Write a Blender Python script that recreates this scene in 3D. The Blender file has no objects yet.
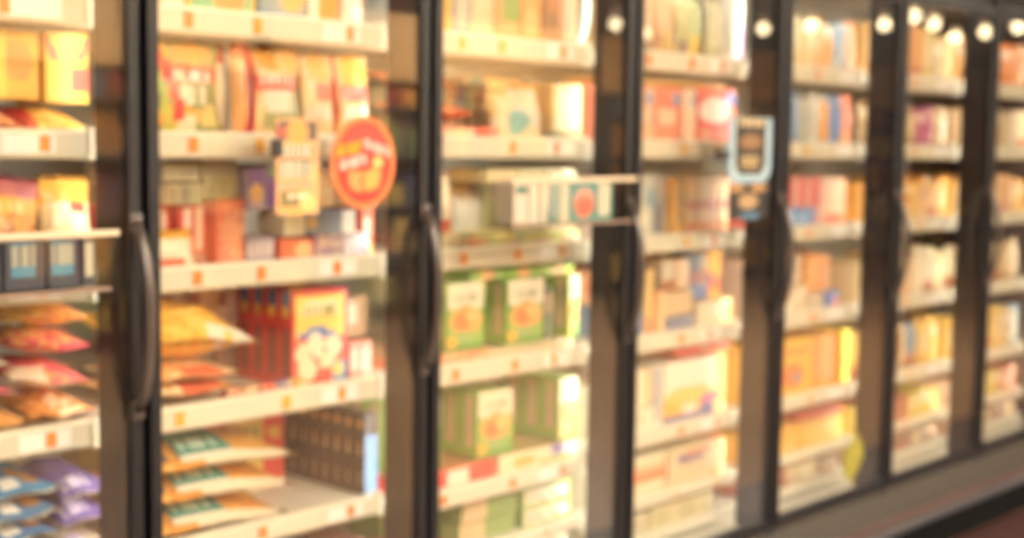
import bpy, bmesh, math, random
from mathutils import Vector, Matrix
random.seed(7)
S = bpy.context.scene
COL = S.collection
R = math.radians

# ------------------------------------------------------------------ camera
cam_d = bpy.data.cameras.new('camera'); cam = bpy.data.objects.new('camera', cam_d); COL.objects.link(cam)
CAM = Vector((-1.4991, -2.3538, 1.2389))
yaw, pitch, roll = R(47.045), R(5.312), R(0.824)
F = Vector((math.sin(yaw), math.cos(yaw), 0)); Rt = Vector((math.cos(yaw), -math.sin(yaw), 0)); U = Vector((0, 0, 1))
F2 = F*math.cos(pitch) - U*math.sin(pitch); U2 = U*math.cos(pitch) + F*math.sin(pitch)
R3 = Rt*math.cos(roll) + U2*math.sin(roll); U3 = U2*math.cos(roll) - Rt*math.sin(roll)
m = Matrix((R3, U3, -F2)).transposed().to_4x4(); m.translation = CAM
cam.matrix_world = m
cam_d.sensor_width = 36; cam_d.lens = 1373.1/1024*36
cam_d.dof.use_dof = True; cam_d.dof.focus_distance = 1.25; cam_d.dof.aperture_fstop = 3.7
cam_d.clip_start = .05; cam_d.clip_end = 200
S.camera = cam

# ------------------------------------------------------------------ world, light, exposure
w = bpy.data.worlds.new('world'); S.world = w; w.use_nodes = True
w.node_tree.nodes['Background'].inputs[0].default_value = (.95, .80, .62, 1)
w.node_tree.nodes['Background'].inputs[1].default_value = .25
S.view_settings.view_transform = 'Standard'; S.view_settings.look = 'None'
S.view_settings.exposure = 0.1; S.view_settings.gamma = 1.0; S.view_settings.use_curve_mapping = False
S.cycles.max_bounces = 10; S.cycles.transparent_max_bounces = 16

def area(name, loc, sx, sy, power, col, direction, parent=None, spread=180):
    l = bpy.data.lights.new(name, 'AREA'); l.shape = 'RECTANGLE'; l.size = sx; l.size_y = sy
    l.energy = power; l.color = col; l.spread = R(spread)
    o = bpy.data.objects.new(name, l); COL.objects.link(o); o.location = loc
    o.rotation_euler = Vector(direction).to_track_quat('-Z', 'Y').to_euler()
    if parent: o.parent = parent
    return o
CASE_COL = (1, .97, .89)
SHOP_COL = (1, .96, .865)
TUBE_W = 1.75; TOP_W = 1.3; SHOP_W = 136
ND = 7; SP = .77                       # seven doors, spacing
def bx(b): return SP*(b-1)             # left end of bay b (door 0 is the leftmost in view)
# light of the added ceiling panels
FIX = [(-2.5, -3.2), (.8, -3.2), (4.2, -3.2), (7.4, -3.2), (-.5, -5.3), (3.4, -5.3), (7.2, -5.2)]     # added, unseen light panels over the aisle
FIXZ = 2.62
for i, (x, y) in enumerate(FIX):
    area('added_panel_light', (x, y, FIXZ-.045), 1.2, .5, SHOP_W, SHOP_COL, (0, 0, -1))
    area('added_panel_uplight', (x, y, FIXZ+.01), 1.1, .4, SHOP_W*1.5, SHOP_COL, (0, 0, 1))  # uplight added to brighten the ceiling mirrored in the glass

# ------------------------------------------------------------------ materials
def hx(s):
    s = s.lstrip('#'); v = [int(s[i:i+2], 16)/255 for i in (0, 2, 4)]
    return tuple(c/12.92 if c <= .04045 else ((c+.055)/1.055)**2.4 for c in v)
def mat(name, col, rough=.5, metal=0, emis=None, es=0, noise=0, nscale=8, spec=.5, bump=0, bscale=60):
    M = bpy.data.materials.new(name); M.use_nodes = True; nt = M.node_tree; p = nt.nodes['Principled BSDF']
    c = hx(col) if isinstance(col, str) else col
    p.inputs['Base Color'].default_value = (*c, 1); p.inputs['Roughness'].default_value = rough
    p.inputs['Metallic'].default_value = metal; p.inputs['Specular IOR Level'].default_value = spec
    if emis: p.inputs['Emission Color'].default_value = (*emis, 1); p.inputs['Emission Strength'].default_value = es
    tc = nt.nodes.new('ShaderNodeTexCoord')
    if noise:
        n = nt.nodes.new('ShaderNodeTexNoise'); n.inputs['Scale'].default_value = nscale; n.inputs['Detail'].default_value = 6
        nt.links.new(tc.outputs['Object'], n.inputs['Vector'])
        mx = nt.nodes.new('ShaderNodeMix'); mx.data_type = 'RGBA'
        mx.inputs[6].default_value = (*[k*(1-noise) for k in c], 1); mx.inputs[7].default_value = (*[min(1, k*(1+noise)) for k in c], 1)
        nt.links.new(n.outputs['Fac'], mx.inputs[0]); nt.links.new(mx.outputs[2], p.inputs['Base Color'])
    if bump:
        n2 = nt.nodes.new('ShaderNodeTexNoise'); n2.inputs['Scale'].default_value = bscale
        nt.links.new(tc.outputs['Object'], n2.inputs['Vector'])
        b = nt.nodes.new('ShaderNodeBump'); b.inputs['Strength'].default_value = bump; b.inputs['Distance'].default_value = .002
        nt.links.new(n2.outputs['Fac'], b.inputs['Height']); nt.links.new(b.outputs[0], p.inputs['Normal'])
    return M
def print_mat(name, rough, bump, bscale):
    M = mat(name, (1, 1, 1), rough, bump=bump, bscale=bscale); nt = M.node_tree
    a = nt.nodes.new('ShaderNodeVertexColor'); a.layer_name = 'print'
    nt.links.new(a.outputs['Color'], nt.nodes['Principled BSDF'].inputs['Base Color'])
    return M
def glass_mat(name, tint, base, mult, rough):
    M = bpy.data.materials.new(name); M.use_nodes = True; nt = M.node_tree; nt.nodes.remove(nt.nodes['Principled BSDF'])
    out = nt.nodes['Material Output']
    t = nt.nodes.new('ShaderNodeBsdfTransparent'); t.inputs[0].default_value = (*tint, 1)
    g = nt.nodes.new('ShaderNodeBsdfGlossy'); g.inputs['Roughness'].default_value = rough
    lw = nt.nodes.new('ShaderNodeLayerWeight')               # 'Facing' is the same from both sides of a thin pane
    f = nt.nodes.new('ShaderNodeMath'); f.operation = 'POWER'; f.inputs[1].default_value = 2.0
    nt.links.new(lw.outputs['Facing'], f.inputs[0])
    ma = nt.nodes.new('ShaderNodeMath'); ma.operation = 'MULTIPLY_ADD'; ma.inputs[1].default_value = mult; ma.inputs[2].default_value = base
    ma.use_clamp = True
    mx = nt.nodes.new('ShaderNodeMixShader')
    nt.links.new(f.outputs[0], ma.inputs[0]); nt.links.new(ma.outputs[0], mx.inputs[0])
    nt.links.new(t.outputs[0], mx.inputs[1]); nt.links.new(g.outputs[0], mx.inputs[2]); nt.links.new(mx.outputs[0], out.inputs[0])
    return M
CARTON = print_mat('printed_carton', .38, .05, 40)
FILM = print_mat('printed_film', .25, .35, 30)
PAPER = print_mat('printed_card', .5, 0, 10)
FRAME = mat('dark_bronze_aluminium', '#1b1a1f', .45, .1, spec=.35, noise=.12, nscale=30)
GASKET = mat('black_rubber_gasket', '#0c0b0e', .8, spec=.1)
POST = mat('mullion_brown_grey', '#2a272c', .5, .0, noise=.15, nscale=12)
WHITE = mat('white_enamel', '#efe9da', .45, noise=.03)
SHELF = mat('shelf_cream_enamel', '#e4ddca', .45, noise=.05, nscale=20)
RAIL = mat('price_rail_plastic', '#e4dcc2', .3)
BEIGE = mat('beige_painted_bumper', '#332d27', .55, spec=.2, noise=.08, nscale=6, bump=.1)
BROWN = mat('brown_trim', '#4a3836', .5, noise=.1)
GREYM = mat('grey_metal_rail', '#3c3c42', .5, .1, noise=.08)
KICK = mat('black_kick_plate', '#0a0909', .8, spec=.1, noise=.1)
HEADM = mat('brown_header_panel', '#5a4844', .5, noise=.08)
TUBE = mat('lit_tube', '#ffffff', .5, emis=(1, .92, .75), es=6)
GLASS = glass_mat('door_glass', (.985, .985, .975), .045, .62, .0)
ACRYL = glass_mat('clear_acrylic', (.95, .94, .92), .03, .4, .03)
HANDLE = mat('dark_handle', '#4c4442', .3, .2, noise=.1)
CLIP = mat('black_plastic', '#1c1a1e', .4)

# ------------------------------------------------------------------ mesh helpers
def link(name, bm, mats, parent=None, smooth=False, loc=None):
    me = bpy.data.meshes.new(name); bmesh.ops.recalc_face_normals(bm, faces=bm.faces)
    bm.to_mesh(me); bm.free()
    for x in (mats if isinstance(mats, (list, tuple)) else [mats]): me.materials.append(x)
    if smooth:
        for p in me.polygons: p.use_smooth = True
    o = bpy.data.objects.new(name, me); COL.objects.link(o)
    if parent: o.parent = parent
    if loc: o.location = loc
    return o
def empty(name, loc=(0, 0, 0)):
    o = bpy.data.objects.new(name, None); o.empty_display_size = .1; COL.objects.link(o); o.location = loc; return o
def tag(o, label, cat, group=None, kind=None):
    o['label'] = label; o['category'] = cat
    if group: o['group'] = group
    if kind: o['kind'] = kind
    return o
def box(bm, x0, x1, y0, y1, z0, z1, bev=0, mi=0):
    r = bmesh.ops.create_cube(bm, size=1)
    vs = r['verts']
    for v in vs: v.co = Vector(((x0+x1)/2+v.co.x*(x1-x0), (y0+y1)/2+v.co.y*(y1-y0), (z0+z1)/2+v.co.z*(z1-z0)))
    fs = set(f for v in vs for f in v.link_faces)
    for f in fs: f.material_index = mi
    if bev:
        es = list(set(e for v in vs for e in v.link_edges))
        g = bmesh.ops.bevel(bm, geom=es, offset=bev, segments=2, affect='EDGES', profile=.5)
        for f in g['faces']: f.material_index = mi
def tube(bm, pts, rx, ry=None, seg=12):
    ry = ry or rx; rings = []
    n = len(pts)
    for i, p in enumerate(pts):
        p = Vector(p); t = (Vector(pts[min(i+1, n-1)])-Vector(pts[max(i-1, 0)])).normalized()
        a = Vector((1, 0, 0)) if abs(t.x) < .9 else Vector((0, 1, 0))
        b = t.cross(a).normalized(); a = b.cross(t).normalized()
        rings.append([bm.verts.new(p+a*math.cos(2*math.pi*k/seg)*rx+b*math.sin(2*math.pi*k/seg)*ry) for k in range(seg)])
    for i in range(n-1):
        for k in range(seg): bm.faces.new((rings[i][k], rings[i][(k+1) % seg], rings[i+1][(k+1) % seg], rings[i+1][k]))
    bm.faces.new(rings[0]); bm.faces.new(rings[-1][::-1])
def extrude_profile(bm, prof, x0, x1, mi=0):      # profile of (y, z) swept along x
    a = [bm.verts.new((x0, y, z)) for y, z in prof]; b = [bm.verts.new((x1, y, z)) for y, z in prof]
    n = len(prof)
    for i in range(n):
        f = bm.faces.new((a[i], a[(i+1) % n], b[(i+1) % n], b[i])); f.material_index = mi
    bm.faces.new(a).material_index = mi; bm.faces.new(b[::-1]).material_index = mi

# printed artwork: list of marks evaluated per little face of the front
def art(ops, base, u, v, rnd):
    c = base
    for o in ops:
        k = o[0]
        if k == 'r':
            _, a, b, d, e, col = o
            if a <= u <= d and b <= v <= e: c = col
        elif k == 'e':
            _, a, b, d, e, col = o
            if ((u-a)/d)**2+((v-b)/e)**2 <= 1: c = col
        elif k == 't':                                   # a line of lettering: upright strokes with gaps
            _, a, b, d, e, col, n = o
            if a <= u <= d and b <= v <= e and ((u-a)/(d-a)*n) % 1 < .68: c = col
        elif k == 's':                                   # mottled food picture
            _, a, b, d, e, col, pr = o
            if a <= u <= d and b <= v <= e and rnd.random() < pr: c = col
        elif k == 'd':                                   # slanted band
            _, a, wd, sl, col = o
            if abs(u-a-sl*(v-.5)) < wd/2: c = col
    return c
def haze_tint(c): return tuple(.94*a+.06*b for a, b in zip(c, (.80, .72, .58)))      # blends a little cream haze into the print colours
def paint(bm, faces_uv, base, ops, seed=1, wash=True):
    rnd = random.Random(seed); lay = bm.loops.layers.float_color.get('print') or bm.loops.layers.float_color.new('print')
    for f, (u, v) in faces_uv:
        c = hx(art(ops, base, u, v, rnd)); c = haze_tint(c) if wash else c
        for l in f.loops: l[lay] = (*c, 1)
def carton_bm(w, d, h, base, ops, side, top, seed=1, n=18, sops=None):
    """box with printed front (-y), origin at middle of bottom front edge"""
    bm = bmesh.new(); lay = bm.loops.layers.float_color.new('print')
    nx = max(5, min(n, int(w/.006))); nz = max(5, min(n, int(h/.006)))
    g = [[bm.verts.new((-w/2+w*i/nx, 0, h*j/nz)) for j in range(nz+1)] for i in range(nx+1)]
    fu = []
    for i in range(nx):
        for j in range(nz):
            f = bm.faces.new((g[i][j], g[i+1][j], g[i+1][j+1], g[i][j+1])); fu.append((f, ((i+.5)/nx, (j+.5)/nz)))
    back = [bm.verts.new(p) for p in ((-w/2, d, 0), (w/2, d, 0), (w/2, d, h), (-w/2, d, h))]
    L = [g[0][j] for j in range(nz+1)]; Rr = [g[nx][j] for j in range(nz+1)]
    B = [g[i][0] for i in range(nx+1)]; T = [g[i][nz] for i in range(nx+1)]
    sf = []
    if sops:                                            # the left side carries its own artwork
        nd = 8; gs = [L] + [[bm.verts.new((-w/2, d*i/nd, h*j/nz)) for j in range(nz+1)] for i in range(1, nd)] + [[back[0]] + [bm.verts.new((-w/2, d, h*j/nz)) for j in range(1, nz)] + [back[3]]]
        for i in range(nd):
            for j in range(nz): sf.append((bm.faces.new((gs[i][j], gs[i][j+1], gs[i+1][j+1], gs[i+1][j])), (1-(i+.5)/nd, (j+.5)/nz)))
        T = [gs[i][nz] for i in range(nd, 0, -1)] + T; B = [gs[i][0] for i in range(nd, 0, -1)] + B
        oth = [(bm.faces.new(Rr[::-1] + [back[1], back[2]]), side), (bm.faces.new(B[::-1] + [back[1]]), side),
               (bm.faces.new(T + [back[2]]), top), (bm.faces.new([back[1]] + gs[nd] + [back[2]]), side)]
    else: oth = [(bm.faces.new(L + [back[3], back[0]]), side), (bm.faces.new(Rr[::-1] + [back[1], back[2]]), side),
           (bm.faces.new(B[::-1] + [back[0], back[1]]), side), (bm.faces.new(T + [back[2], back[3]]), top),
           (bm.faces.new(back[::-1]), side)]
    for f, c in oth:
        for l in f.loops: l[lay] = (*haze_tint(hx(c)), 1)
    paint(bm, fu, base, ops, seed)
    if sf: paint(bm, sf, side, sops, seed)
    return bm
def bag_bm(w, h, t, base, ops, seed=1, crimp=.06, edge=None):
    """pillow bag standing up: width x, height z, printed face -y, origin middle of bottom"""
    rnd = random.Random(seed); bm = bmesh.new(); lay = bm.loops.layers.float_color.new('print')
    nu, nv = 16, 18; ph = [rnd.uniform(0, 6.3) for _ in range(6)]
    def P(i, j, s):
        u, v = i/nu, j/nv
        prof = max(0, math.sin(math.pi*u))**.55 * max(0, math.sin(math.pi*min(1, max(0, (v-crimp)/(1-2*crimp)))))**.5
        th = t/2*prof*(1+.10*math.sin(7*u+ph[0]+4*v)+.10*math.sin(9*v+ph[1])+.06*math.sin(17*u+ph[2]-11*v))
        pinch = 1-.10*math.sin(math.pi*v)+.015*math.sin(9*v+ph[3])
        x = (u-.5)*w*pinch; z = h*(v+.012*math.sin(math.pi*u)*(-1 if v < .5 else 1))
        return (x, t/2 - s*th + .004*math.sin(10*u+ph[4])*(1-prof), z)
    fr = [[bm.verts.new(P(i, j, 1)) for j in range(nv+1)] for i in range(nu+1)]
    bk = [[fr[i][j] if i in (0, nu) or j in (0, nv) else bm.verts.new(P(i, j, -1)) for j in range(nv+1)] for i in range(nu+1)]
    fu = []
    for i in range(nu):
        for j in range(nv):
            uv = ((i+.5)/nu, (j+.5)/nv)
            fu.append((bm.faces.new((fr[i][j], fr[i+1][j], fr[i+1][j+1], fr[i][j+1])), uv))
            fu.append((bm.faces.new((bk[i][j], bk[i][j+1], bk[i+1][j+1], bk[i+1][j])), uv))
    ops = list(ops)
    if edge: ops += [('r', 0, 0, 1, crimp, edge), ('r', 0, 1-crimp, 1, 1, edge)]
    paint(bm, fu, base, ops, seed)
    return bm

# ================================================================== THE SHOP
FZ = -.31; CZ = 2.9
X0, X1, Y0 = -9, 27, -22
def struct(name, bm, mt):
    o = link(name, bm, mt); o['kind'] = 'structure'; return o
FLOORM = mat('polished_brown_floor', '#8a6c52', .3, noise=.12, nscale=1.3)
CEILM = mat('ceiling_warm_white', '#d8c7a4', .8, noise=.05, nscale=2)
WALLM = mat('wall_tan', '#8f7a60', .7, noise=.08, nscale=1)
bm = bmesh.new(); box(bm, X0, X1, Y0, 1.4, FZ-.1, FZ); struct('floor', bm, FLOORM)
bm = bmesh.new(); box(bm, X0, X1, Y0, 1.4, CZ, CZ+.1); struct('ceiling', bm, CEILM)
bm = bmesh.new(); box(bm, X0, X1, 1.4, 1.5, FZ, CZ); struct('wall_back', bm, WALLM)
bm = bmesh.new(); box(bm, X0, X1, Y0-.1, Y0, FZ, CZ); struct('wall_front', bm, WALLM)
bm = bmesh.new(); box(bm, X1, X1+.1, Y0, 1.4, FZ, CZ); struct('wall_right', bm, WALLM)
bm = bmesh.new(); box(bm, X0-.1, X0, Y0, 1.4, FZ, CZ); struct('wall_left', bm, WALLM)

bm = bmesh.new(); box(bm, X0, X1, -1.05, -.02, FZ, FZ+.004); struct('floor_shade_strip', bm, mat('shaded_floor_brown', '#3c2422', .5, noise=.15, nscale=3))  # dark strip painted in for the dimness of the floor beside the case
# round ceiling lamps (seen mirrored in the glass)
LAMPE = mat('lamp_glow', '#ffffff', .5, emis=(1, .78, .45), es=9)
LAMPR = mat('lamp_ring', '#c8c0b0', .4)
def lamp_proto():
    r = empty('ceiling_lamp')
    b = bmesh.new(); bmesh.ops.create_cone(b, cap_ends=True, segments=28, radius1=.07, radius2=.05, depth=.06, matrix=Matrix.Translation((0, 0, -.03)))
    link('lamp_housing', b, LAMPR, r)
    b = bmesh.new(); bmesh.ops.create_uvsphere(b, u_segments=24, v_segments=16, radius=.055, matrix=Matrix.Translation((0, 0, -.14)))
    link('lamp_diffuser', b, LAMPE, r)
    b = bmesh.new(); tube(b, [(0, 0, -.01), (0, 0, CZ-2.52)], .008, seg=8); link('lamp_stem', b, LAMPR, r)
    return r
def copy_tree(o, parent=None):
    c = o.copy(); COL.objects.link(c)
    if parent: c.parent = parent
    for ch in list(o.children): copy_tree(ch, c)
    return c
LAMPS = [(9.0, -6.1), (10.1, -6.6), (10.2, -5.2), (11.4, -5.7), (10.1, -4.6), (10.4, -4.0), (9.8, -3.4), (10.6, -3.6), (12.1, -4.1), (11.7, -3.6), (11.3, -3.1)]
lp = lamp_proto()
for i, (x, y) in enumerate(LAMPS):
    o = lp if i == 0 else copy_tree(lp)
    o.location = (x, y, 2.52)
    tag(o, 'round warm pendant lamp behind the viewer, mirrored as a soft dot in the door glass', 'lamp', 'round ceiling lamps')

# rectangular panels added out of view to carry the shop light
PGL = mat('panel_glow', '#ffffff', .5, emis=(1, .86, .62), es=2.5)
for i, (x, y) in enumerate(FIX):
    r = empty('added_light_panel', (x, y, FIXZ))
    b = bmesh.new(); box(b, -.64, .64, -.29, .29, -.03, 0, .004); link('panel_housing', b, LAMPR, r)
    b = bmesh.new(); box(b, -.6, .6, -.25, .25, -.036, -.031); link('panel_diffuser', b, PGL, r)
    for sx in (-.5, .5):
        b = bmesh.new(); tube(b, [(sx, 0, -.002), (sx, 0, CZ-FIXZ)], .004, seg=6); link('hanging_wire', b, LAMPR, r)
    tag(r, 'flat rectangular light panel added over the aisle, unseen', 'lamp', 'added light panels')

# gondola shelving across the aisle, seen only as a reflection
BOARD = mat('ochre_header_board', '#e8b878', .6, noise=.1)
GON = mat('gondola_dark_grey', '#3a3636', .5, noise=.1)
gcols = ['#c98a3a', '#b9a050', '#d8c68a', '#8a3028', '#4a5a70', '#6a6a40', '#a86a40', '#d0b060', '#5a4050', '#b8783a', '#7a8a50']
for gi in range(5):
    gx = -3 + gi*4.1
    r = empty('gondola_shelving', (gx, -6.4, FZ))
    b = bmesh.new(); box(b, 0, 3.9, -.5, -.44, 0, 2.05); box(b, 0, .05, -.5, 0, 0, 2.05); box(b, 3.85, 3.9, -.5, 0, 0, 2.05); link('rack_frame', b, GON, r)
    for k in range(5):
        b = bmesh.new(); z = .12+k*.42; box(b, .05, 3.85, -.44, .0, z, z+.03, .003); link('rack_shelf', b, GON, r)
    b = bmesh.new(); box(b, 0, 3.9, -.12, -.06, 2.052, 2.62, .004); tag(link('header_board', b, BOARD, loc=(gx, -6.4, FZ)), 'long ochre board on top of the racks across the aisle', 'board', 'ochre boards on the racks')
    tag(r, 'dark grey shelving rack across the aisle, reflected in the glass', 'shelving', 'racks across the aisle')
    b = bmesh.new(); rnd = random.Random(gi); lay = b.loops.layers.float_color.new('print')
    for k in range(5):
        z = .152+k*.42; x = .08
        while x < 3.75:
            ww = rnd.uniform(.07, .22); hh = rnd.uniform(.14, .19) if k == 4 else rnd.uniform(.16, .34); n0 = len(b.faces); b.faces.ensure_lookup_table()
            if x+ww > 3.83: break
            box(b, x, x+ww-.01, -.36, -.04-rnd.uniform(0, .05), z, z+hh)
            b.faces.ensure_lookup_table(); c = hx(rnd.choice(gcols))
            for f in b.faces[n0:]:
                for l in f.loops: l[lay] = (*c, 1)
            x += ww
    o = link('packaged_goods', b, CARTON, loc=(gx, -6.4, FZ))
    tag(o, 'assorted packets filling the racks across the aisle', 'packets', 'packets on the racks across the aisle', 'stuff')

# ================================================================== THE FREEZER CASE
case = empty('freezer_case', (0, 0, FZ))
tag(case, 'long upright supermarket freezer case with seven dark framed glass doors and cream shelves', 'freezer')
def part(name, bm, mt, parent=case, smooth=False, label=None):
    o = link(name, bm, mt, parent, smooth)
    if parent is case: o.location = (0, 0, -FZ)
    if label: o['label'] = label
    return o
XA, XB = bx(0)-.02, bx(ND)+.05
H = 1.80
bm = bmesh.new(); box(bm, XA, XB, .78, .84, -.02, 1.95, .003); part('back_panel', bm, WHITE)
bm = bmesh.new(); box(bm, XA, XB, .02, .78, 1.85, 1.90, .003); part('inner_ceiling', bm, WHITE)
bm = bmesh.new(); box(bm, XA, XB, .03, .78, -.06, -.01, .003); part('inner_floor', bm, SHELF)
bm = bmesh.new(); box(bm, XA-.05, XA, .0, .84, FZ+.02, 1.95, .003); part('end_panel', bm, HEADM)
bm = bmesh.new(); box(bm, XB, XB+.05, .0, .84, FZ+.02, 1.95, .003); part('end_panel', bm, HEADM)
bm = bmesh.new(); extrude_profile(bm, [(.02, 1.842), (-.03, 1.845), (-.07, 2.15), (.3, 2.2), (.3, 1.842)], XA, XB); part('header_canopy', bm, HEADM)
bm = bmesh.new(); box(bm, XA, XB, .016, .05, 1.803, 1.841, .003); part('top_rail', bm, FRAME)
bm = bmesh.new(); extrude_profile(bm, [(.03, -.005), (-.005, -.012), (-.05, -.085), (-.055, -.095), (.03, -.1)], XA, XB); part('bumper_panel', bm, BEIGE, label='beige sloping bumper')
bm = bmesh.new(); extrude_profile(bm, [(.03, -.10), (-.045, -.10), (-.05, -.138), (.03, -.138)], XA, XB); part('bumper_trim', bm, BROWN, label='brown trim strip')
bm = bmesh.new(); extrude_profile(bm, [(.03, -.138), (-.055, -.140), (-.065, -.148), (-.065, -.166), (-.055, -.172), (.03, -.172)], XA, XB); part('guard_rail', bm, GREYM, label='grey metal guard rail')
bm = bmesh.new(); box(bm, XA, XB, -.02, .78, FZ, -.172); part('kick_plate', bm, KICK, label='black kick plate')
# seam covers on the bumper under each post
for b in range(ND+1):
    x = bx(b)-.036
    bm = bmesh.new(); box(bm, x-.012, x+.012, -.018, .01, -.03, -.004, .003); part('hinge_bracket', bm, GREYM)
    bm = bmesh.new(); box(bm, x-.014, x+.014, -.016, .01, 1.803, 1.832, .003); part('hinge_bracket', bm, GREYM)
# mullions with their light tubes
for b in range(ND+1):
    x = bx(b)-.036
    bm = bmesh.new(); box(bm, x-.034, x+.034, .0165, .112, -.009, 1.802, .004)
    mu = part('mullion', bm, POST)
    bm = bmesh.new(); box(bm, x-.006, x+.011, .0125, .0164, 0, 1.80); part('gap_shade_strip', bm, GASKET, mu)  # black strip put in as the shade of the gap between doors
    bm = bmesh.new(); box(bm, x-.010, x+.010, .1122, .120, .02, 1.74, .003); lt = part('light_tube', bm, TUBE, mu)
    area('mullion_tube_light', (x, .1225, .88), .018, 1.7, TUBE_W, CASE_COL, (0, 1, 0), mu)
for b in range(ND):
    area('top_tube_light', (bx(b)+.37, .11, 1.835), .6, .04, TOP_W, CASE_COL, (0, .35, -1), case).location.z -= FZ
    bm = bmesh.new(); box(bm, bx(b)+.07, bx(b)+.67, .08, .13, 1.838, 1.849, .002); part('top_light_cover', bm, TUBE)

# doors
def stile(bm, x0, x1, z0, z1): box(bm, x0, x1, -.012, .012, z0, z1, .0035)
doors = []
for b in range(ND):
    l, r = bx(b)-.024, bx(b+1)-.042
    # stiles: left stile overlaps its post, right stile likewise; black gap between
    bm = bmesh.new()
    stile(bm, l, l+.026, 0, H); stile(bm, r-.026, r, 0, H)
    box(bm, l+.026, r-.026, -.012, .012, 0, .036, .0035); box(bm, l+.026, r-.026, -.012, .012, H-.05, H, .0035)
    d = part('door', bm, FRAME)
    bm = bmesh.new(); box(bm, l+.02, r-.02, -.003, .003, .03, H-.03); part('glass_pane', bm, GLASS, d)
    bm = bmesh.new()
    box(bm, l+.002, l+.024, .012, .0159, .004, H-.004); box(bm, r-.024, r-.002, .012, .0159, .004, H-.004); part('gasket', bm, GASKET, d)
    # bowed handle on the right stile
    bm = bmesh.new(); pts = []; hxp = r-.014; zt, zb = 1.070, .705
    N = 18
    for i in range(N+1):
        t = i/N; z = zt+(zb-zt)*t; bow = math.sin(math.pi*t)**.6
        pts.append((hxp, -.014-.048*bow, z))
    tube(bm, pts, .0115, .0105)
    for z in (zt, zb): box(bm, hxp-.014, hxp+.014, -.02, -.0125, z-.02, z+.02, .003)
    part('handle', bm, HANDLE, d, True)
    doors.append(d)

# shelves with price rails and tags
TOPS = [1.512, 1.25, .965, .665, .372, .165, .045]
RH = [.060, .058, .056, .056, .052, .036, .03]
TAGM = [mat('orange_price_tag', '#f08c3c', .5), mat('grey_price_tag', '#9a8a80', .5), mat('white_price_tag', '#fffdf4', .3), mat('yellow_price_tag', '#eeb040', .5)]
ntag = 0
def top(b, s):
    z = TOPS[s]
    if b == 2 and s == 4: z = .340
    return z
for b in range(ND):
    rnd = random.Random(b*7+3)
    for s in range(7):
        z = top(b, s); xa, xb = bx(b)+.012, bx(b)+.704
        bm = bmesh.new(); box(bm, xa, xb, .158, .76, z-.032, z-.012, .002)
        for xx in (xa+.02, xb-.04): box(bm, xx, xx+.02, .2, .76, z-.05, z-.032)
        sh = part('shelf', bm, SHELF)
        bm = bmesh.new(); h = RH[s]
        extrude_profile(bm, [(.157, z), (.142, z), (.134, z-.006), (.134, z-h+.006), (.142, z-h), (.157, z-h)], xa, xb)
        part('price_rail', bm, RAIL, sh)
        bm = bmesh.new(); box(bm, xb-.003, xb+.010, .130, .158, z-h-.003, z+.004, .002); part('rail_end_cap', bm, RAIL, sh)
        # tags in the rail
        if b < 6 and s < 5:
            x = xb-.16-rnd.random()*.03; bm = bmesh.new(); box(bm, x, x+.11, .1322, .1335, z-h+.010, z-.010)
            part('paper_tag', bm, TAGM[2], sh)['label'] = 'white paper shelf tag'
        for _ in range(3 if b < 4 else 2):
            if s < 6 and b < 6 and ntag < 98:
                x = xa+.10+.2*_+rnd.uniform(.0, .1); bm = bmesh.new(); box(bm, x, x+.022, .130, .1318, z-h+.014, z-.012); ntag += 1
                part('price_tag', bm, TAGM[0 if rnd.random() < .7 else 3], sh)

# ================================================================== GOODS
DOORN = ['leftmost door', 'oval-sticker door', 'door with teal-carton tray', 'door with black sign', 'fifth door from left', 'sixth door from left', 'rightmost door']
SHN = ['top shelf', 'second shelf', 'third shelf', 'fourth shelf', 'fifth shelf', 'sixth shelf', 'lowest shelf']
ORD = ['leftmost', 'second', 'third', 'fourth', 'fifth', 'sixth', 'seventh', 'eighth', 'ninth', 'tenth', 'eleventh', 'twelfth']
cell = {}
meshes = {}
goods = []
def register(o, b, s, desc, cat, x):
    goods.append((o, b, s, desc, cat, x))
def finish_labels():
    g = {}
    for o, b, s, desc, cat, x in goods: g.setdefault((b, s, desc), []).append((x, o, cat))
    for (b, s, desc), L in g.items():
        L.sort(key=lambda t: t[0]); n = len(L)
        for i, (x, o, cat) in enumerate(L):
            where = f'{SHN[s]}, {DOORN[b]}'
            if n == 1: lab = f'{desc}, {where}'
            elif n == 2: lab = f'{["left","right"][i]} {desc} of two, {where}'
            else: lab = f'{ORD[min(i,11)]} {desc} from left, {where}' if i else f'leftmost {desc}, {where}'
            o['label'] = lab; o['category'] = cat; o['group'] = f'{cat} goods on the {SHN[s]} behind the {DOORN[b]}'
def put(me, name, mt, x, y, z, rot):
    o = bpy.data.objects.new(name, me); COL.objects.link(o); o.location = (x, y, z); o.rotation_euler = rot; return o
def mk(key, bm, mt, smooth):
    if key in meshes: bm.free(); return meshes[key]
    me = bpy.data.meshes.new(key[0]); bmesh.ops.recalc_face_normals(bm, faces=bm.faces); bm.to_mesh(me); bm.free(); me.materials.append(mt)
    if smooth:
        for p in me.polygons: p.use_smooth = True
    meshes[key] = me; return me
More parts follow.
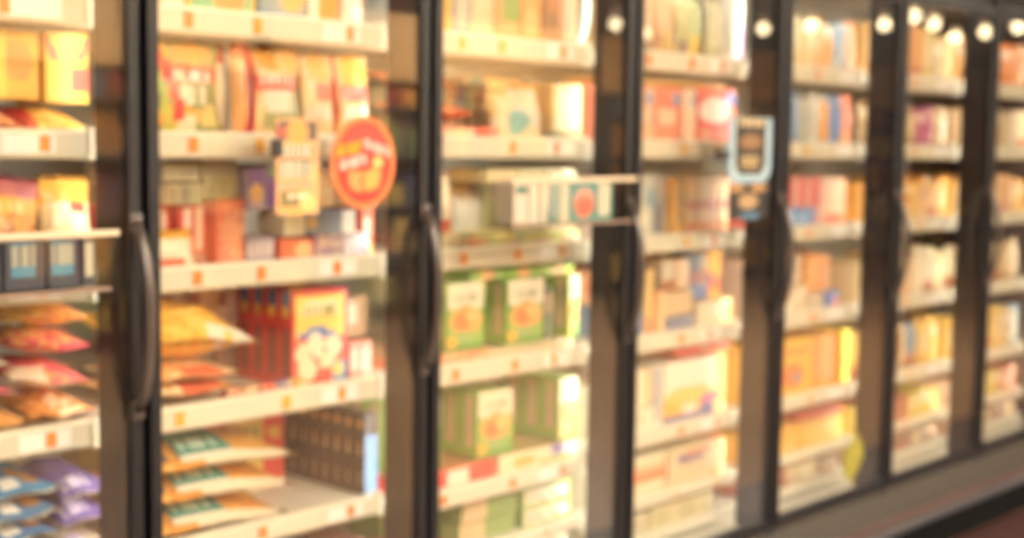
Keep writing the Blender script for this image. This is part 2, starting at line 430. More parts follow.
def Cn(b, s, u0, u1, h, base, ops, desc, side=None, topc=None, y=.175, d=.14, dz=0, rz=0, name='carton', sops=None):
    """carton standing on shelf s of bay b between local u0..u1"""
    w_ = u1-u0-.003; side = side or base; topc = topc or side
    key = (name, round(w_, 3), round(d, 3), round(h, 3), base, side, topc, str(ops), str(sops))
    me = mk(key, carton_bm(w_, d, h, base, ops, side, topc, seed=len(meshes), sops=sops), CARTON, False)
    x = bx(b)+(u0+u1)/2; z = top(b, s)-.0115+dz
    o = put(me, name, None, x, y, z, (0, 0, R(rz)))
    bv = o.modifiers.new('bevel', 'BEVEL'); bv.width = .0014; bv.segments = 1; bv.limit_method = 'ANGLE'; bv.angle_limit = R(60)
    register(o, b, s, desc, 'carton' if name == 'carton' else 'box', x); return o
def Bg(b, s, u0, u1, h, base, ops, desc, t=.05, y=.175, dz=0, lean=8, rz=0, tilt=0, edge=None):
    """bag standing and leaning back a little"""
    w_ = u1-u0
    key = ('frozen_food_bag', round(w_, 3), round(t, 3), round(h, 3), base, edge, str(ops))
    me = mk(key, bag_bm(w_, h, t, base, ops, seed=len(meshes), edge=edge), FILM, True)
    x = bx(b)+(u0+u1)/2; z = top(b, s)-.011+dz+abs(math.sin(R(tilt)))*w_/2*.8
    o = put(me, 'frozen_food_bag', None, x, y, z, (R(-lean), R(tilt), R(rz)))
    register(o, b, s, desc, 'bag', x); return o
def Lb(b, s, u0, u1, dpt, base, ops, desc, t=.05, y=.17, dz=0, rz=0, pitchd=13, edge=None, tilt=0):
    """bag lying flat, printed face up, its long axis running back"""
    w_ = u1-u0
    key = ('frozen_food_bag', round(w_, 3), round(t, 3), round(dpt, 3), base, edge, str(ops), 'flat')
    me = mk(key, bag_bm(w_, dpt, t, base, ops, seed=len(meshes), edge=edge), FILM, True)
    x = bx(b)+(u0+u1)/2; z = top(b, s)-.011+dz+abs(math.sin(R(tilt)))*w_/2*.8
    o = put(me, 'frozen_food_bag', None, x, y, z+t, (R(-90+pitchd), R(tilt), R(rz)))
    register(o, b, s, desc, 'bag', x); return o
def rank(b, s, u0, u1, h, n, d, base, ops, desc, y=.178, **k):
    for i in range(n):
        Cn(b, s, u0, u1, h, base, ops, desc if i == 0 else desc+f', {["","one","two","three","four"][i]} back', y=y+i*(d+.002), d=d, **k)
def row(b, s, u0, n, w_, h, cols, ops, desc, gap=.002, **k):
    for i in range(n):
        c = cols[i % len(cols)]
        Cn(b, s, u0+i*(w_+gap), u0+i*(w_+gap)+w_, h, c, ops(i) if callable(ops) else ops, desc(i) if callable(desc) else desc, **k)

CRM, TAN, OLV = '#f4e6c4', '#d8b98a', '#a89a6a'
RED, ORG, YEL = '#e2483c', '#ee9440', '#f3bd3c'
GRN, BLU, PUR = '#7aa83c', '#4c7cb8', '#7c5c9c'
TEA = '#3f9a94'

# ---- door 0 (leftmost) : visible u .53-.74
b = 0
Cn(b, 0, .40, .53, .2, '#9cb880', [('r', 0, 0, 1, .3, ORG)], 'green carton with orange base')
Cn(b, 0, .54, .63, .2, '#c6cfa0', [('r', .1, .1, .9, .35, '#f0c890')], 'pale green carton')
Cn(b, 0, .635, .70, .2, '#e8d49a', [('r', 0, 0, 1, .25, '#e8b070')], 'cream and peach carton')
Lb(b, 1, .30, .50, .22, '#d88a38', [('e', .5, .4, .4, .3, '#f0b060')], 'orange bag lying flat under a yellow one', t=.06)
Bg(b, 1, .42, .60, .13, ORG, [('r', .55, .35, .95, .75, RED), ('r', 0, .7, 1, 1, '#f0a040'), ('t', .1, .15, .5, .3, '#f6d9a0', 5)], 'orange bag with red corner patch', t=.06, y=.185, dz=.055)
Lb(b, 1, .40, .60, .2, '#e87850', [('s', 0, 0, 1, 1, '#f4b878', .4)], 'salmon bag on the shelf', t=.055, edge='#f0d0a0')
Lb(b, 1, .60, .735, .2, '#f2b040', [('s', 0, 0, 1, 1, '#f8d870', .4), ('r', 0, 0, .2, 1, RED)], 'yellow bag with red edge', t=.05)
Cn(b, 1, .46, .535, .13, YEL, [('r', .3, .3, .7, .9, '#7a6a58')], 'yellow carton with dark window', y=.30, dz=.05, d=.12)
Cn(b, 1, .55, .64, .135, '#e4ac38', [('e', .5, .55, .35, .3, ORG), ('r', 0, 0, .2, 1, '#f6ce4e')], 'ochre yellow carton', y=.21, dz=.052, d=.12)
Cn(b, 1, .645, .742, .14, '#f0bc3c', [('d', .35, .2, -.8, RED), ('d', .7, .2, .8, RED), ('r', 0, 0, 1, .62, '#f0bc3c'), ('r', .6, .15, 1, .5, RED)], 'yellow carton with red vee mark', y=.20, dz=.052, d=.12)
Lb(b, 2, .28, .46, .26, '#e08a34', [('e', .5, .3, .35, .2, '#f6c080')], 'brown orange bag at the bottom left of the pile', t=.06)
Lb(b, 2, .28, .46, .24, '#e89840', [('e', .5, .3, .35, .2, '#f8d8a0')], 'brown orange bag on top of the pile', t=.065, dz=.062, rz=8)
Bg(b, 2, .47, .63, .20, '#e4a040', [('s', 0, 0, 1, .6, '#c87830', .35), ('r', .3, .8, 1, 1, '#b85860'), ('t', .2, .62, .8, .72, '#f4d080', 6)], 'golden bag with mauve top band', t=.06, tilt=5)
Bg(b, 2, .628, .752, .20, '#f2deb0', [('r', 0, .72, 1, 1, '#e8b040'), ('r', .5, .62, .9, .72, RED), ('t', .2, .3, .8, .4, '#d8c090', 5)], 'cream sack with golden top', t=.06)
Cn(b, 2, .50, .62, .21, '#a84858', [('e', .5, .5, .3, .3, '#d8a090')], 'maroon carton at the back', y=.46)
Lb(b, 3, .42, .59, .24, '#eeb060', [('e', .5, .2, .35, .2, '#e8a050'), ('r', 0, 0, .4, .4, '#3f96a8')], 'golden bag with teal corner', t=.05, pitchd=5, edge='#e8c080')
Lb(b, 3, .592, .74, .24, '#f0a850', [('r', .4, 0, .8, .4, '#f6e0b0'), ('s', 0, 0, 1, .5, '#d88030', .3)], 'orange and cream bag flat on the shelf', t=.05, pitchd=5)
Lb(b, 3, .40, .58, .24, '#8c7c74', [('s', 0, 0, 1, .5, '#d06070', .4)], 'grey and pink bag', t=.05, dz=.052, pitchd=5, edge='#c85868')
Lb(b, 3, .555, .74, .24, '#e4606c', [('r', 0, 0, .5, .25, CRM), ('s', .4, 0, 1, .6, '#f4a868', .25)], 'crimson bag with cream patch', t=.055, dz=.052, tilt=7, pitchd=5, edge='#f0dcc0')
Lb(b, 3, .38, .57, .24, '#e8687a', [('r', 0, .0, 1, .3, CRM)], 'pink bag with cream stripe', t=.05, dz=.105, tilt=6, pitchd=5, edge='#f0e2c8')
Lb(b, 3, .56, .74, .22, '#e8566a', [('s', 0, 0, 1, .6, '#f4b070', .4)], 'rose bag sloping to the right', t=.05, dz=.125, tilt=7, pitchd=5)
Lb(b, 3, .54, .74, .22, '#eeaa4c', [('s', 0, 0, 1, 1, '#e47858', .3)], 'amber bag topping the slope', t=.045, dz=.16, tilt=4, pitchd=4)
for i, (dz, c, e, dsc) in enumerate([(0, '#3c6a9c', '#e8e2d0', 'blue bag at the foot of the pile'), (.055, '#2c6ea4', '#f0e8d4', 'deep blue bag with white seam'), (.11, '#3a78a8', '#efe6d0', 'mid blue bag'), (.165, '#2a84b8', '#f2ead8', 'bright blue bag with bread picture')]):
    Lb(b, 4, .45, .655, .25, c, [('e', .8, .35, .15, .2, '#b07a40'), ('t', .35, .1, .65, .25, '#f4f0e4', 4)], dsc, t=.043, dz=dz*.8, edge=e, tilt=-3, pitchd=4)
for i, (dz, c, e, dsc) in enumerate([(0, '#d4c8b4', '#e8dcc8', 'cream bag under the purple bags'), (.055, '#5c4a94', '#efe4d0', 'lower purple bag'), (.11, '#5a4890', '#f0e6d2', 'upper purple bag with white edge')]):
    Lb(b, 4, .658, .772, .25, c, [('t', .1, .1, .7, .25, '#cfc4e0', 4)], dsc, t=.055, dz=dz, edge=e, tilt=-4, pitchd=6)
Cn(b, 5, .36, .55, .1, '#466a94', [], 'dull blue carton'); Cn(b, 5, .56, .70, .1, '#8a7a70', [], 'taupe carton')

# ---- door 1 (oval sticker)
b = 1
Cn(b, 0, .05, .125, .2, YEL, [('r', .7, 0, 1, 1, '#f6d870')], 'yellow carton at the post')
Cn(b, 0, .128, .185, .2, '#e9dcc0', [('e', .5, .5, .3, .3, '#f4efe0')], 'off-white carton')
Cn(b, 0, .188, .37, .21, '#6fb07c', [('e', .62, .5, .3, .5, ORG), ('r', 0, 0, .05, 1, YEL), ('r', .94, 0, 1, 1, YEL), ('e', .62, .1, .1, .2, ORG)], 'green carton with orange food picture')
Cn(b, 0, .375, .51, .21, '#9aa39c', [('e', .72, .5, .35, .42, '#eeb460'), ('r', 0, 0, 1, .1, '#7f9ab0')], 'grey carton with tan picture')
Cn(b, 0, .515, .55, .20, '#f6ecd0', [], 'narrow white carton')
Bg(b, 0, .55, .64, .19, '#efaf50', [('r', .6, 0, 1, 1, '#e97a58')], 'amber bag with coral side', t=.05, lean=3)
Bg(b, 0, .62, .73, .19, '#f3dfc0', [('r', 0, 0, .25, 1, '#ea6a50'), ('t', .35, .3, .85, .5, '#e08858', 4)], 'cream bag with coral stripe', t=.06, lean=3)
POT = [('r', 0, .55, 1, .72, '#d86a50'), ('t', .12, .58, .88, .68, '#f4e0c4', 8), ('r', 0, .05, 1, .54, '#9c9a60'), ('t', .2, .36, .85, .5, '#f0e8c8', 6), ('e', .25, .85, .2, .12, '#f0b850'), ('e', .7, .86, .2, .12, '#eeb05a'), ('e', .5, .2, .24, .13, '#f0b050'), ('e', .1, .38, .12, .16, '#f2d08a'), ('e', .85, .22, .12, .1, '#f2cf80'), ('r', 0, 0, 1, .05, '#e2584a')]
Bg(b, 1, .05, .30, .205, '#b9a868', POT + [('d', .43, .13, -.32, '#ea4e46'), ('d', .30, .08, -.32, '#c6cc5a'), ('e', .60, .09, .09, .14, '#f8e8c0')], 'large potato bag with slanting red stripe', t=.05, lean=4)
Bg(b, 1, .255, .335, .205, '#f4b078', [('r', .5, 0, .8, 1, '#f6e2c4'), ('r', .0, .8, 1, 1, '#e8584a')], 'narrow peach bag edge', t=.04, lean=2, y=.19)
Bg(b, 1, .32, .375, .207, '#f2b46c', [('r', .6, 0, 1, 1, '#e03a3c'), ('r', .0, .85, .6, 1, '#ee8a60')], 'narrow upright bag with bright red side', t=.04, lean=2, y=.178)
POT2 = [('r', 0, .52, 1, .68, '#e06a54'), ('t', .12, .55, .88, .65, '#f6e2c8', 6), ('r', 0, .1, 1, .52, '#b0ac74'), ('t', .2, .3, .85, .5, '#f6f0d4', 5), ('e', .28, .84, .25, .15, '#f0ac50'), ('e', .78, .86, .22, .14, '#f4bc6a'), ('e', .1, .3, .12, .2, '#f6cc88'), ('r', 0, 0, .04, 1, '#e25848')]
Bg(b, 1, .37, .52, .205, '#e8c488', POT2, 'potato bag with coral banner', t=.05, lean=4)
Bg(b, 1, .51, .62, .20, '#f0cd98', [('r', .0, .42, 1, .62, '#ea8a6c'), ('e', .5, .8, .35, .18, '#f2bc68'), ('t', .15, .22, .85, .4, '#faf2d8', 4), ('e', .1, .5, .2, .2, '#f8dca0')], 'peach potato bag with one round picture', t=.05, lean=4)
Bg(b, 1, .61, .73, .20, '#ecc080', [('r', 0, 0, .08, 1, '#e04a40'), ('e', .5, .78, .35, .2, '#f4b43c'), ('r', .1, .45, 1, .62, '#e06450'), ('t', .2, .2, .9, .38, '#faf4e0', 4)], 'potato bag beside the post', t=.05, lean=4)
# third shelf: boxes
for i in range(3):
    Cn(b, 2, .04+i*.10, .138+i*.10, .040, '#b8a888', [('t', .05, .2, .95, .85, '#8f8260', 9)], 'flat olive-brown box in the upper layer', side='#8d7f60', topc='#cbb98e', dz=.188, y=.20, name='flat_box')
    Cn(b, 2, .04+i*.10, .138+i*.10, .044, '#a99c74', [('t', .05, .2, .95, .9, '#857a58', 8)], 'flat olive box in the middle layer', side='#8d7f60', dz=.139, y=.19, name='flat_box')
row(b, 2, .04, 3, .075, .137, [RED, '#e0584a', '#d85848'], [('r', .15, .25, .42, .95, '#f2dcc0'), ('r', .6, .3, .85, .95, '#f0d0b0'), ('r', 0, 0, 1, .2, '#b87868')], 'red carton with two cream columns', d=.16, y=.2, side='#d84a40', topc='#b8a070')
Cn(b, 2, .27, .345, .148, '#ea7c5c', [('s', .1, .1, .9, .9, '#f4b088', .4), ('e', .5, .5, .35, .3, '#f0a080')], 'salmon carton', y=.185)
Cn(b, 2, .348, .43, .06, '#b0a0a8', [('t', 0, .3, 1, .8, '#d8c8c0', 5)], 'mauve box in the lower row', y=.185)
Bg(b, 2, .0, .22, .085, '#f6ead0', [('r', 0, .75, 1, 1, '#f4b440'), ('r', 0, 0, .9, .2, '#ea6a50')], 'white bag with golden top seam', t=.06, y=.165, lean=14)
Cn(b, 2, .348, .40, .09, '#c8b0b8', [('r', 0, .55, 1, 1, '#8a68a0'), ('e', .5, .4, .4, .25, '#eebc70')], 'mauve box with purple top', y=.18, dz=.125)
Cn(b, 2, .402, .46, .10, '#d9c4b0', [('r', .0, .0, .4, 1, '#7c50a0'), ('e', .35, .85, .3, .14, '#7aa060')], 'box with purple side', y=.18, dz=.125)
Cn(b, 2, .46, .60, .08, '#eeb080', [('s', 0, 0, 1, 1, '#f6dcb0', .4)], 'peach box behind the hanging card', y=.18, dz=.125)
Cn(b, 2, .60, .735, .085, '#f0906a', [('e', .5, .5, .3, .3, '#f8dcc0')], 'coral box behind the oval sticker', y=.19, dz=.125)
Cn(b, 2, .435, .50, .055, '#e8dcb8', [('r', .1, .1, .9, .9, '#e2d2a4')], 'small cream box', y=.16, dz=.062, d=.1)
Cn(b, 2, .50, .65, .055, '#8c98a8', [('e', .12, .5, .1, .3, '#e0b870'), ('r', .72, 0, 1, 1, '#fffaf0')], 'slate blue box with white end', y=.16, dz=.062, d=.1)
Cn(b, 2, .65, .71, .055, '#e9dcd0', [('r', .0, 0, .3, 1, '#7088b8'), ('e', .65, .5, .25, .35, '#f0b080')], 'white box with blue edge', y=.16, dz=.062, d=.1)
Cn(b, 2, .43, .53, .055, '#ea6a40', [('e', .7, .5, .25, .4, '#f4c080')], 'orange-red flat box', y=.168, name='flat_box')
Cn(b, 2, .53, .62, .06, '#9c8096', [('s', 0, 0, 1, 1, '#e8c8a0', .3)], 'plum flat box', y=.168, name='flat_box')
Cn(b, 2, .62, .70, .06, '#e9dfe4', [('s', 0, 0, 1, 1, '#a488b8', .3)], 'white and lilac flat box', y=.168, name='flat_box')
Cn(b, 2, .702, .74, .12, '#e8604a', [('r', 0, 0, 1, .3, '#f4b850'), ('e', .5, .6, .4, .2, '#f4c8b0')], 'red carton with yellow foot', y=.2)
# fourth shelf
row(b, 3, .27, 5, .075, .095, ['#e2ccb8', '#dcc0b0', '#e6d2bc'], [('r', .1, .55, .5, .9, '#a87078'), ('t', .1, .1, .9, .4, '#c8a890', 4)], 'pinkish white carton in the back row', y=.42, dz=.125, d=.16)
row(b, 3, .27, 5, .075, .12, ['#b08a70', '#9a7c5c', '#a8604c'], [('t', 0, .1, 1, .8, '#7c6a50', 4)], 'brown carton in the lower back row', y=.42, d=.16)
for i, (dz, c, dsc) in enumerate([(0, '#f0a848', 'lowest amber bag in the stack'), (.045, '#eeb468', 'amber bag second in the stack')]):
    Lb(b, 3, .03+.01*i, .32, .24, c, [('s', 0, 0, 1, 1, '#f6ddb0', .35), ('r', .5, 0, .85, .3, '#e46a40')], dsc, t=.036, dz=dz*.8, y=.155, edge='#f6dcb0', pitchd=4)
Lb(b, 3, .02, .38, .24, '#f4b440', [('r', .55, 0, 1, .16, '#f6ecd4'), ('e', .4, .6, .2, .12, '#e4683c'), ('s', .0, .0, 1, 1, '#f8cc60', .4)], 'big yellow bag on top of the stack', t=.11, dz=.074, y=.15, tilt=5, pitchd=8, edge='#f6d890')
SPN = [('r', .2, .8, .85, 1, BLU), ('r', .25, .72, .8, .84, '#f2c44a'), ('r', .35, .12, .7, .62, '#7a4a44')]
rank(b, 3, .485, .655, .228, 4, .052, '#e23c3a', [('r', .06, .5, .94, 1, '#f6d868'), ('e', .5, .80, .36, .1, '#f8eec0'), ('t', .2, .74, .8, .86, '#b8a860', 5), ('r', 0, .0, 1, .5, '#e8584c'), ('e', .45, .54, .34, .05, '#5a7cc0'), ('e', .42, .42, .18, .12, '#fbf0cc'), ('e', .2, .33, .14, .10, '#f8e8bc'), ('e', .74, .40, .15, .11, '#fbeec6'), ('e', .30, .17, .17, .10, '#faecc4'), ('e', .62, .25, .14, .09, '#faeabc'), ('r', 0, 0, 1, .06, '#e8443c'), ('r', .7, .02, 1, .2, '#4a90c0'), ('e', .84, .14, .1, .08, '#f4d870'), ('r', .92, .2, 1, 1, '#e2383c'), ('r', 0, .2, .06, 1, '#e2383c'), ('r', 0, .94, 1, 1, '#e2383c')], 'red carton with dumplings picture', side='#dc3c38', sops=SPN)
row(b, 3, .665, 2, .036, .09, ['#c87868', '#cc8674'], [('t', 0, .2, 1, .8, '#dcb0a0', 4)], 'small pink carton', y=.2)
Cn(b, 3, .66, .74, .1, '#8c6a48', [('r', .2, .3, .6, .8, '#b8a890')], 'tan carton above pink ones', y=.22, dz=.1)
row(b, 3, .28, 5, .045, .026, ['#d8785c', '#b88c68', '#e45040', '#7a68a0', '#e0b050'], [('s', 0, 0, 1, 1, '#f0d8b0', .3)], lambda i: ['coral', 'tan', 'red', 'violet', 'mustard'][i]+' flat packet along the rail', y=.165, d=.03, name='flat_box')
# fifth shelf
OBW = .44
def orange_bag(dz, dsc, u0):
    o = Lb(1, 4, u0, u0+OBW, .24, '#e39a36', [('s', 0, 0, 1, 1, '#f0b458', .3), ('r', .45, 0, 1, .14, '#f2e4c4'), ('e', .22, .3, .05, .15, '#7a5a48')], dsc, t=.052, dz=dz, y=.155, tilt=2, pitchd=8)
    lb = bmesh.new(); lay = lb.loops.layers.float_color.new('print'); nx, nz = 10, 8; t = .052
    vs = [[None]*(nz+1) for _ in range(nx+1)]
    for i in range(nx+1):
        for j in range(nz+1):
            uu, vv = .30+.34*i/nx, .08+.62*j/nz
            pr = max(0, math.sin(math.pi*uu))**.55*max(0, math.sin(math.pi*min(1, max(0, (vv-.06)/.88))))**.5
            vs[i][j] = lb.verts.new(((uu-.5)*OBW*(1-.1*math.sin(math.pi*vv)), t/2-t/2*pr*1.22-.002, .24*vv))
    fu = [(lb.faces.new((vs[i][j], vs[i+1][j], vs[i+1][j+1], vs[i][j+1])), ((i+.5)/nx, (j+.5)/nz)) for i in range(nx) for j in range(nz)]
    paint(lb, fu, '#2f8a80', [('t', .15, .3, .8, .5, '#bfe0cc', 5), ('r', 0, 0, 1, .12, '#e8e0c8')])
    p = link('teal_label', lb, FILM, o, True); p['label'] = 'teal printed label'
    return o
for i, (dz, d_) in enumerate([(0, 'lowest orange bag with teal label'), (.054, 'middle orange bag with teal label'), (.108, 'topmost orange bag with teal label')]):
    orange_bag(dz, d_, .02+.01*i)
Cn(b, 4, .14, .39, .19, '#caa050', [('s', 0, 0, 1, 1, '#e8c060', .3), ('r', .5, .6, 1, 1, '#c85040')], 'ochre carton behind the orange bags', y=.44)
Cn(b, 4, .40, .645, .19, '#e8c060', [('t', .1, .5, .7, .85, '#8c9058', 6), ('r', .74, 0, 1, 1, '#e0443e'), ('e', .87, .7, .08, .1, '#e8b050'), ('r', 0, .9, .3, 1, '#d84840')], 'yellow and red carton at the back', y=.43, side='#d84840')
BLK = [('r', .33, .2, .67, .75, '#8c7264')]
BLK2 = [('r', .3, .25, .7, .8, '#b88450'), ('r', .35, .25, .65, .5, '#c4b49c')]
BLK3 = [('e', .5, .5, .35, .3, '#8a7c74'), ('e', .55, .5, .2, .2, '#e0a050')]
for j, (pp, hh) in enumerate([(BLK, .078), (BLK2, .07), (BLK3, .055)]):
    for i in range(8):
        dd = ['bottom', 'middle', 'top'][j]
        k_ = [0, .079, .150][j]
        o = Cn(b, 4, .694-.021, .694+.021, hh, '#2a2028', pp, f'narrow black carton of the {dd} layer', y=.195+.044*i, dz=k_, d=.042, side='#4f7ca8' if i == 0 and j < 2 else '#241c24', topc='#352a33', rz=-90)
        goods[-1] = goods[-1][:5] + (-i,)
Cn(b, 5, .05, .3, .12, '#b08850', [('s', 0, 0, 1, 1, '#6a5a48', .3)], 'ochre carton'); Cn(b, 5, .31, .5, .1, '#5c4a48', [('s', 0, 0, 1, 1, '#b8a080', .3)], 'dark carton'); Cn(b, 5, .51, .7, .1, '#7c4a44', [], 'maroon carton')

# ---- door 2 (tray of teal cartons)
b = 2
Cn(b, 0, .06, .135, .2, '#b4b8b0', [], 'grey-blue carton at the post')
Cn(b, 0, .137, .215, .2, '#aab0ac', [('r', .1, .05, .9, .55, '#f4b23c'), ('r', 0, 0, 1, .05, '#7a80a0')], 'grey carton with golden square')
Cn(b, 0, .217, .275, .2, '#b8b2a4', [('e', .5, .4, .3, .3, '#d8c8a4'), ('r', 0, 0, 1, .1, '#8088a0')], 'grey and beige carton')
Cn(b, 0, .277, .365, .2, '#e4cfa0', [('s', .1, .1, .9, .9, '#d8c08c', .4)], 'cream carton')
Cn(b, 0, .368, .47, .2, '#dba664', [('r', .3, .3, .95, .6, '#a0b050'), ('r', .3, .7, .9, .95, '#e8dcb0')], 'tan carton with green patch')
Cn(b, 0, .473, .55, .2, '#efab5c', [('e', .5, .3, .4, .2, '#f6c47c')], 'orange carton')
Cn(b, 0, .553, .62, .2, '#b88858', [('r', .3, .45, 1, 1, '#d49058')], 'brown carton')
Cn(b, 0, .623, .70, .2, '#d09a68', [('r', 0, .3, .6, .9, '#e0a070')], 'pinkish tan carton')
Bg(b, 0, .70, .735, .17, '#a8d4c4', [('r', .7, 0, 1, 1, '#5aa8a0')], 'slim teal bag leaning over', t=.03, tilt=12, lean=3, y=.16)
Cn(b, 1, .17, .27, .15, '#f0d8ac', [('r', .3, 0, .6, 1, '#c0a070')], 'buff carton spine', y=.345)
row(b, 1, .28, 7, .038, .15, ['#d8a870', '#e6cfa0', '#e9a456', '#b8805c', '#dcb878', '#c89870'], [('r', .3, .1, .7, .7, '#efe0c0')], 'slim brown and cream carton', y=.345, d=.15)
Lb(b, 1, .04, .32, .155, '#f0935a', [('s', 0, 0, 1, 1, '#e8603c', .4), ('e', .5, .4, .3, .2, '#f6b870')], 'orange-red bag piled on the left', t=.05, dz=.04, tilt=3, pitchd=6)
Lb(b, 1, .06, .24, .2, '#ea7048', [('s', 0, 0, 1, 1, '#f4a868', .4)], 'red-orange bag topping the pile', t=.045, dz=.095, tilt=3, pitchd=6)
Cn(b, 1, .05, .38, .036, '#ea8a70', [('r', .3, .2, .7, .8, '#f4dcb0'), ('r', .75, .2, .9, .9, '#e04c3c')], 'long coral flat box', y=.165, name='flat_box')
Bg(b, 1, .375, .47, .17, '#f6cf80', [('r', .0, 0, 1, .4, '#fbe6b8'), ('r', .3, .4, .8, .6, '#f4e0b0')], 'yellow bag', t=.05)
Bg(b, 1, .45, .60, .165, '#f6e2c0', [('e', .2, .3, .22, .2, '#98c8c0'), ('e', .7, .5, .25, .35, '#fbeacb'), ('r', .88, .1, 1, .9, '#f0a080'), ('r', 0, .85, 1, 1, '#f0b060')], 'cream bag with teal spot', t=.06)
Cn(b, 1, .61, .735, .13, '#f8e0a0', [('r', .1, .1, .45, .9, '#fcefc4'), ('r', .6, .1, .9, .9, '#fcecc0')], 'pale yellow carton', y=.18, dz=.032)
Cn(b, 1, .61, .735, .03, '#b8b088', [('t', .1, .2, .9, .8, '#8c8a68', 6)], 'olive flat box', y=.175, name='flat_box')
Cn(b, 1, .42, .735, .026, '#efe0c0', [('r', .05, 0, .2, 1, '#78b8a0'), ('r', .8, 0, .92, 1, '#8cc4b0'), ('t', .3, .2, .75, .8, '#c8b898', 6)], 'long cream box laid over the slim cartons', y=.34, dz=.155, name='flat_box')
Bg(b, 2, .15, .245, .205, '#fae8c8', [('r', 0, .25, 1, .4, '#ea5c48'), ('r', .9, .4, 1, 1, '#f0a080')], 'cream bag with red band', t=.045, lean=3)
Bg(b, 2, .24, .375, .20, '#f2e0c0', [('s', 0, .3, 1, 1, '#d8b080', .35), ('e', .4, .6, .15, .15, '#f0b060'), ('r', 0, .8, .2, 1, '#e07060')], 'beige bag with food pictures', t=.05)
Bg(b, 2, .37, .50, .17, '#f6f0e4', [('r', 0, .8, 1, 1, '#d8b890'), ('s', 0, .7, 1, 1, '#c8a080', .3)], 'pale bag behind the tray', t=.05)
row(b, 2, .36, 3, .12, .034, ['#f2e0a8', '#fbf2cc', '#fbf0c8'], [('t', .1, .2, .9, .8, '#f8ecc0', 4)], 'cream box under the shelf above', y=.19, dz=.175, name='flat_box')
row(b, 2, .36, 3, .12, .135, ['#e6d4b0', '#dcdca8', '#e6d8b8'], [('s', 0, 0, 1, 1, '#d8cc98', .3)], 'beige green carton', y=.19, dz=.038, d=.14)
row(b, 2, .36, 3, .12, .035, ['#c4d078', '#c8d27c', '#d8e090'], [('r', .4, .3, 1, .6, '#e0b0a0')], 'lime flat box along the rail', y=.172, name='flat_box')
Cn(b, 2, .24, .35, .03, '#c8a890', [('r', .3, 0, .9, 1, '#d88a60')], 'brown flat box', y=.168, name='flat_box')
GF = [('r', .0, .62, 1, 1, '#f6e8c8'), ('r', .0, 0, 1, .12, '#5fa03c'), ('t', .2, .72, .8, .84, '#b8b088', 5), ('e', .5, .45, .45, .2, '#f0a85c'), ('e', .4, .42, .2, .12, '#ec7e40'), ('e', .7, .5, .18, .1, '#f6c87c'), ('e', .12, .15, .14, .1, '#f2b040'), ('e', .5, .2, .25, .1, '#9cb470')]
GS = [('r', .25, .15, .75, .95, '#f0d0a8')]
def gr(s, u0, u1, h, n, d, dz):
    rank(2, s, u0, u1, h, n, d, '#8cba50', GF, 'green carton with orange picture', side='#a4cc64', dz=dz, sops=GS)
gr(3, .205, .345, .178, 3, .075, .036); gr(3, .435, .585, .178, 3, .075, .030); gr(3, .69, .738, .178, 3, .07, .030)
gr(4, .05, .19, .18, 3, .07, .058); gr(4, .325, .465, .18, 3, .07, .058); gr(4, .655, .738, .18, 3, .07, .058)
Cn(2, 3, .60, .635, .15, '#4a6040', [('r', 0, .5, 1, .9, '#b88a6c')], 'dark green slim carton', y=.19, dz=.030)
row(b, 3, .3, 3, .14, .028, ['#9cc060', '#8cb848', '#98c058'], [('e', .5, .5, .2, .5, '#f0b080')], 'green flat box laid on top', y=.19, dz=.21, name='flat_box')
Cn(b, 3, .04, .36, .034, '#ea8e68', [('s', 0, 0, 1, 1, '#f4c090', .4), ('r', 0, 0, .1, 1, '#ea4840')], 'long salmon flat box', y=.165, d=.26, topc='#d8a884', name='flat_box')
Cn(b, 3, .37, .72, .028, '#dcc8a0', [], 'long beige flat box', y=.185, name='flat_box')
Cn(b, 4, .02, .38, .055, '#e63c38', [('r', .5, .15, .72, .85, '#f2e6d0'), ('s', 0, 0, .45, 1, '#ea6a50', .3), ('e', .12, .5, .08, .3, '#f4d8b8')], 'long red flat box with white oval', y=.165, d=.26, topc='#c88c58', name='flat_box')
Cn(b, 4, .40, .73, .055, '#f6e8c0', [('r', .65, .5, .85, 1, '#8468a8'), ('r', .5, 0, 1, .3, '#98bc58'), ('e', .3, .5, .15, .3, '#f0b860')], 'cream flat box with violet corner', y=.17, d=.23, topc='#c8a868', name='flat_box')
for j in range(3):
    Cn(b, 5, .28+.01*j, .50+.01*j, .056, '#7d9a48', [('r', 0, 0, .42, 1, '#d8b88a')], f'green carton with tan end in the {["bottom","middle","top"][j]} layer', y=.20, dz=.058*j-.11 if False else .05*j*1.0 if j < 3 else 0, d=.2, side='#7a9a44') if j < 2 else None
for j in range(2):
    Cn(b, 5, .52, .725, .056, '#9cc050', [('r', .05, .15, .7, .85, '#f4e8cc'), ('s', .1, .1, .9, .5, '#d86850', .3), ('e', .85, .5, .12, .3, '#f8f0d8')], f'white and green carton of the {["lower","upper"][j]} layer', y=.19, dz=.057*j, d=.2, side='#7a9a44', topc='#8cba44')
Cn(b, 5, .10, .27, .10, '#6f8a4a', [], 'dull green carton', y=.22)
Cn(b, 5, .02, .20, .04, '#b8483e', [('t', .1, .2, .9, .7, '#d89a80', 6)], 'red-brown flat box', y=.165, name='flat_box')
Cn(b, 6, .05, .28, .07, '#a84840', [('t', .1, .2, .9, .7, '#d8b090', 6)], 'brick red flat box', name='flat_box'); Cn(b, 6, .3, .5, .08, '#d8b88a', [('r', .5, 0, 1, 1, '#7d9a48')], 'tan carton with green half'); Cn(b, 6, .52, .7, .08, '#e8dcb0', [('r', .1, .2, .7, .8, '#d88860')], 'cream carton with coral panel')

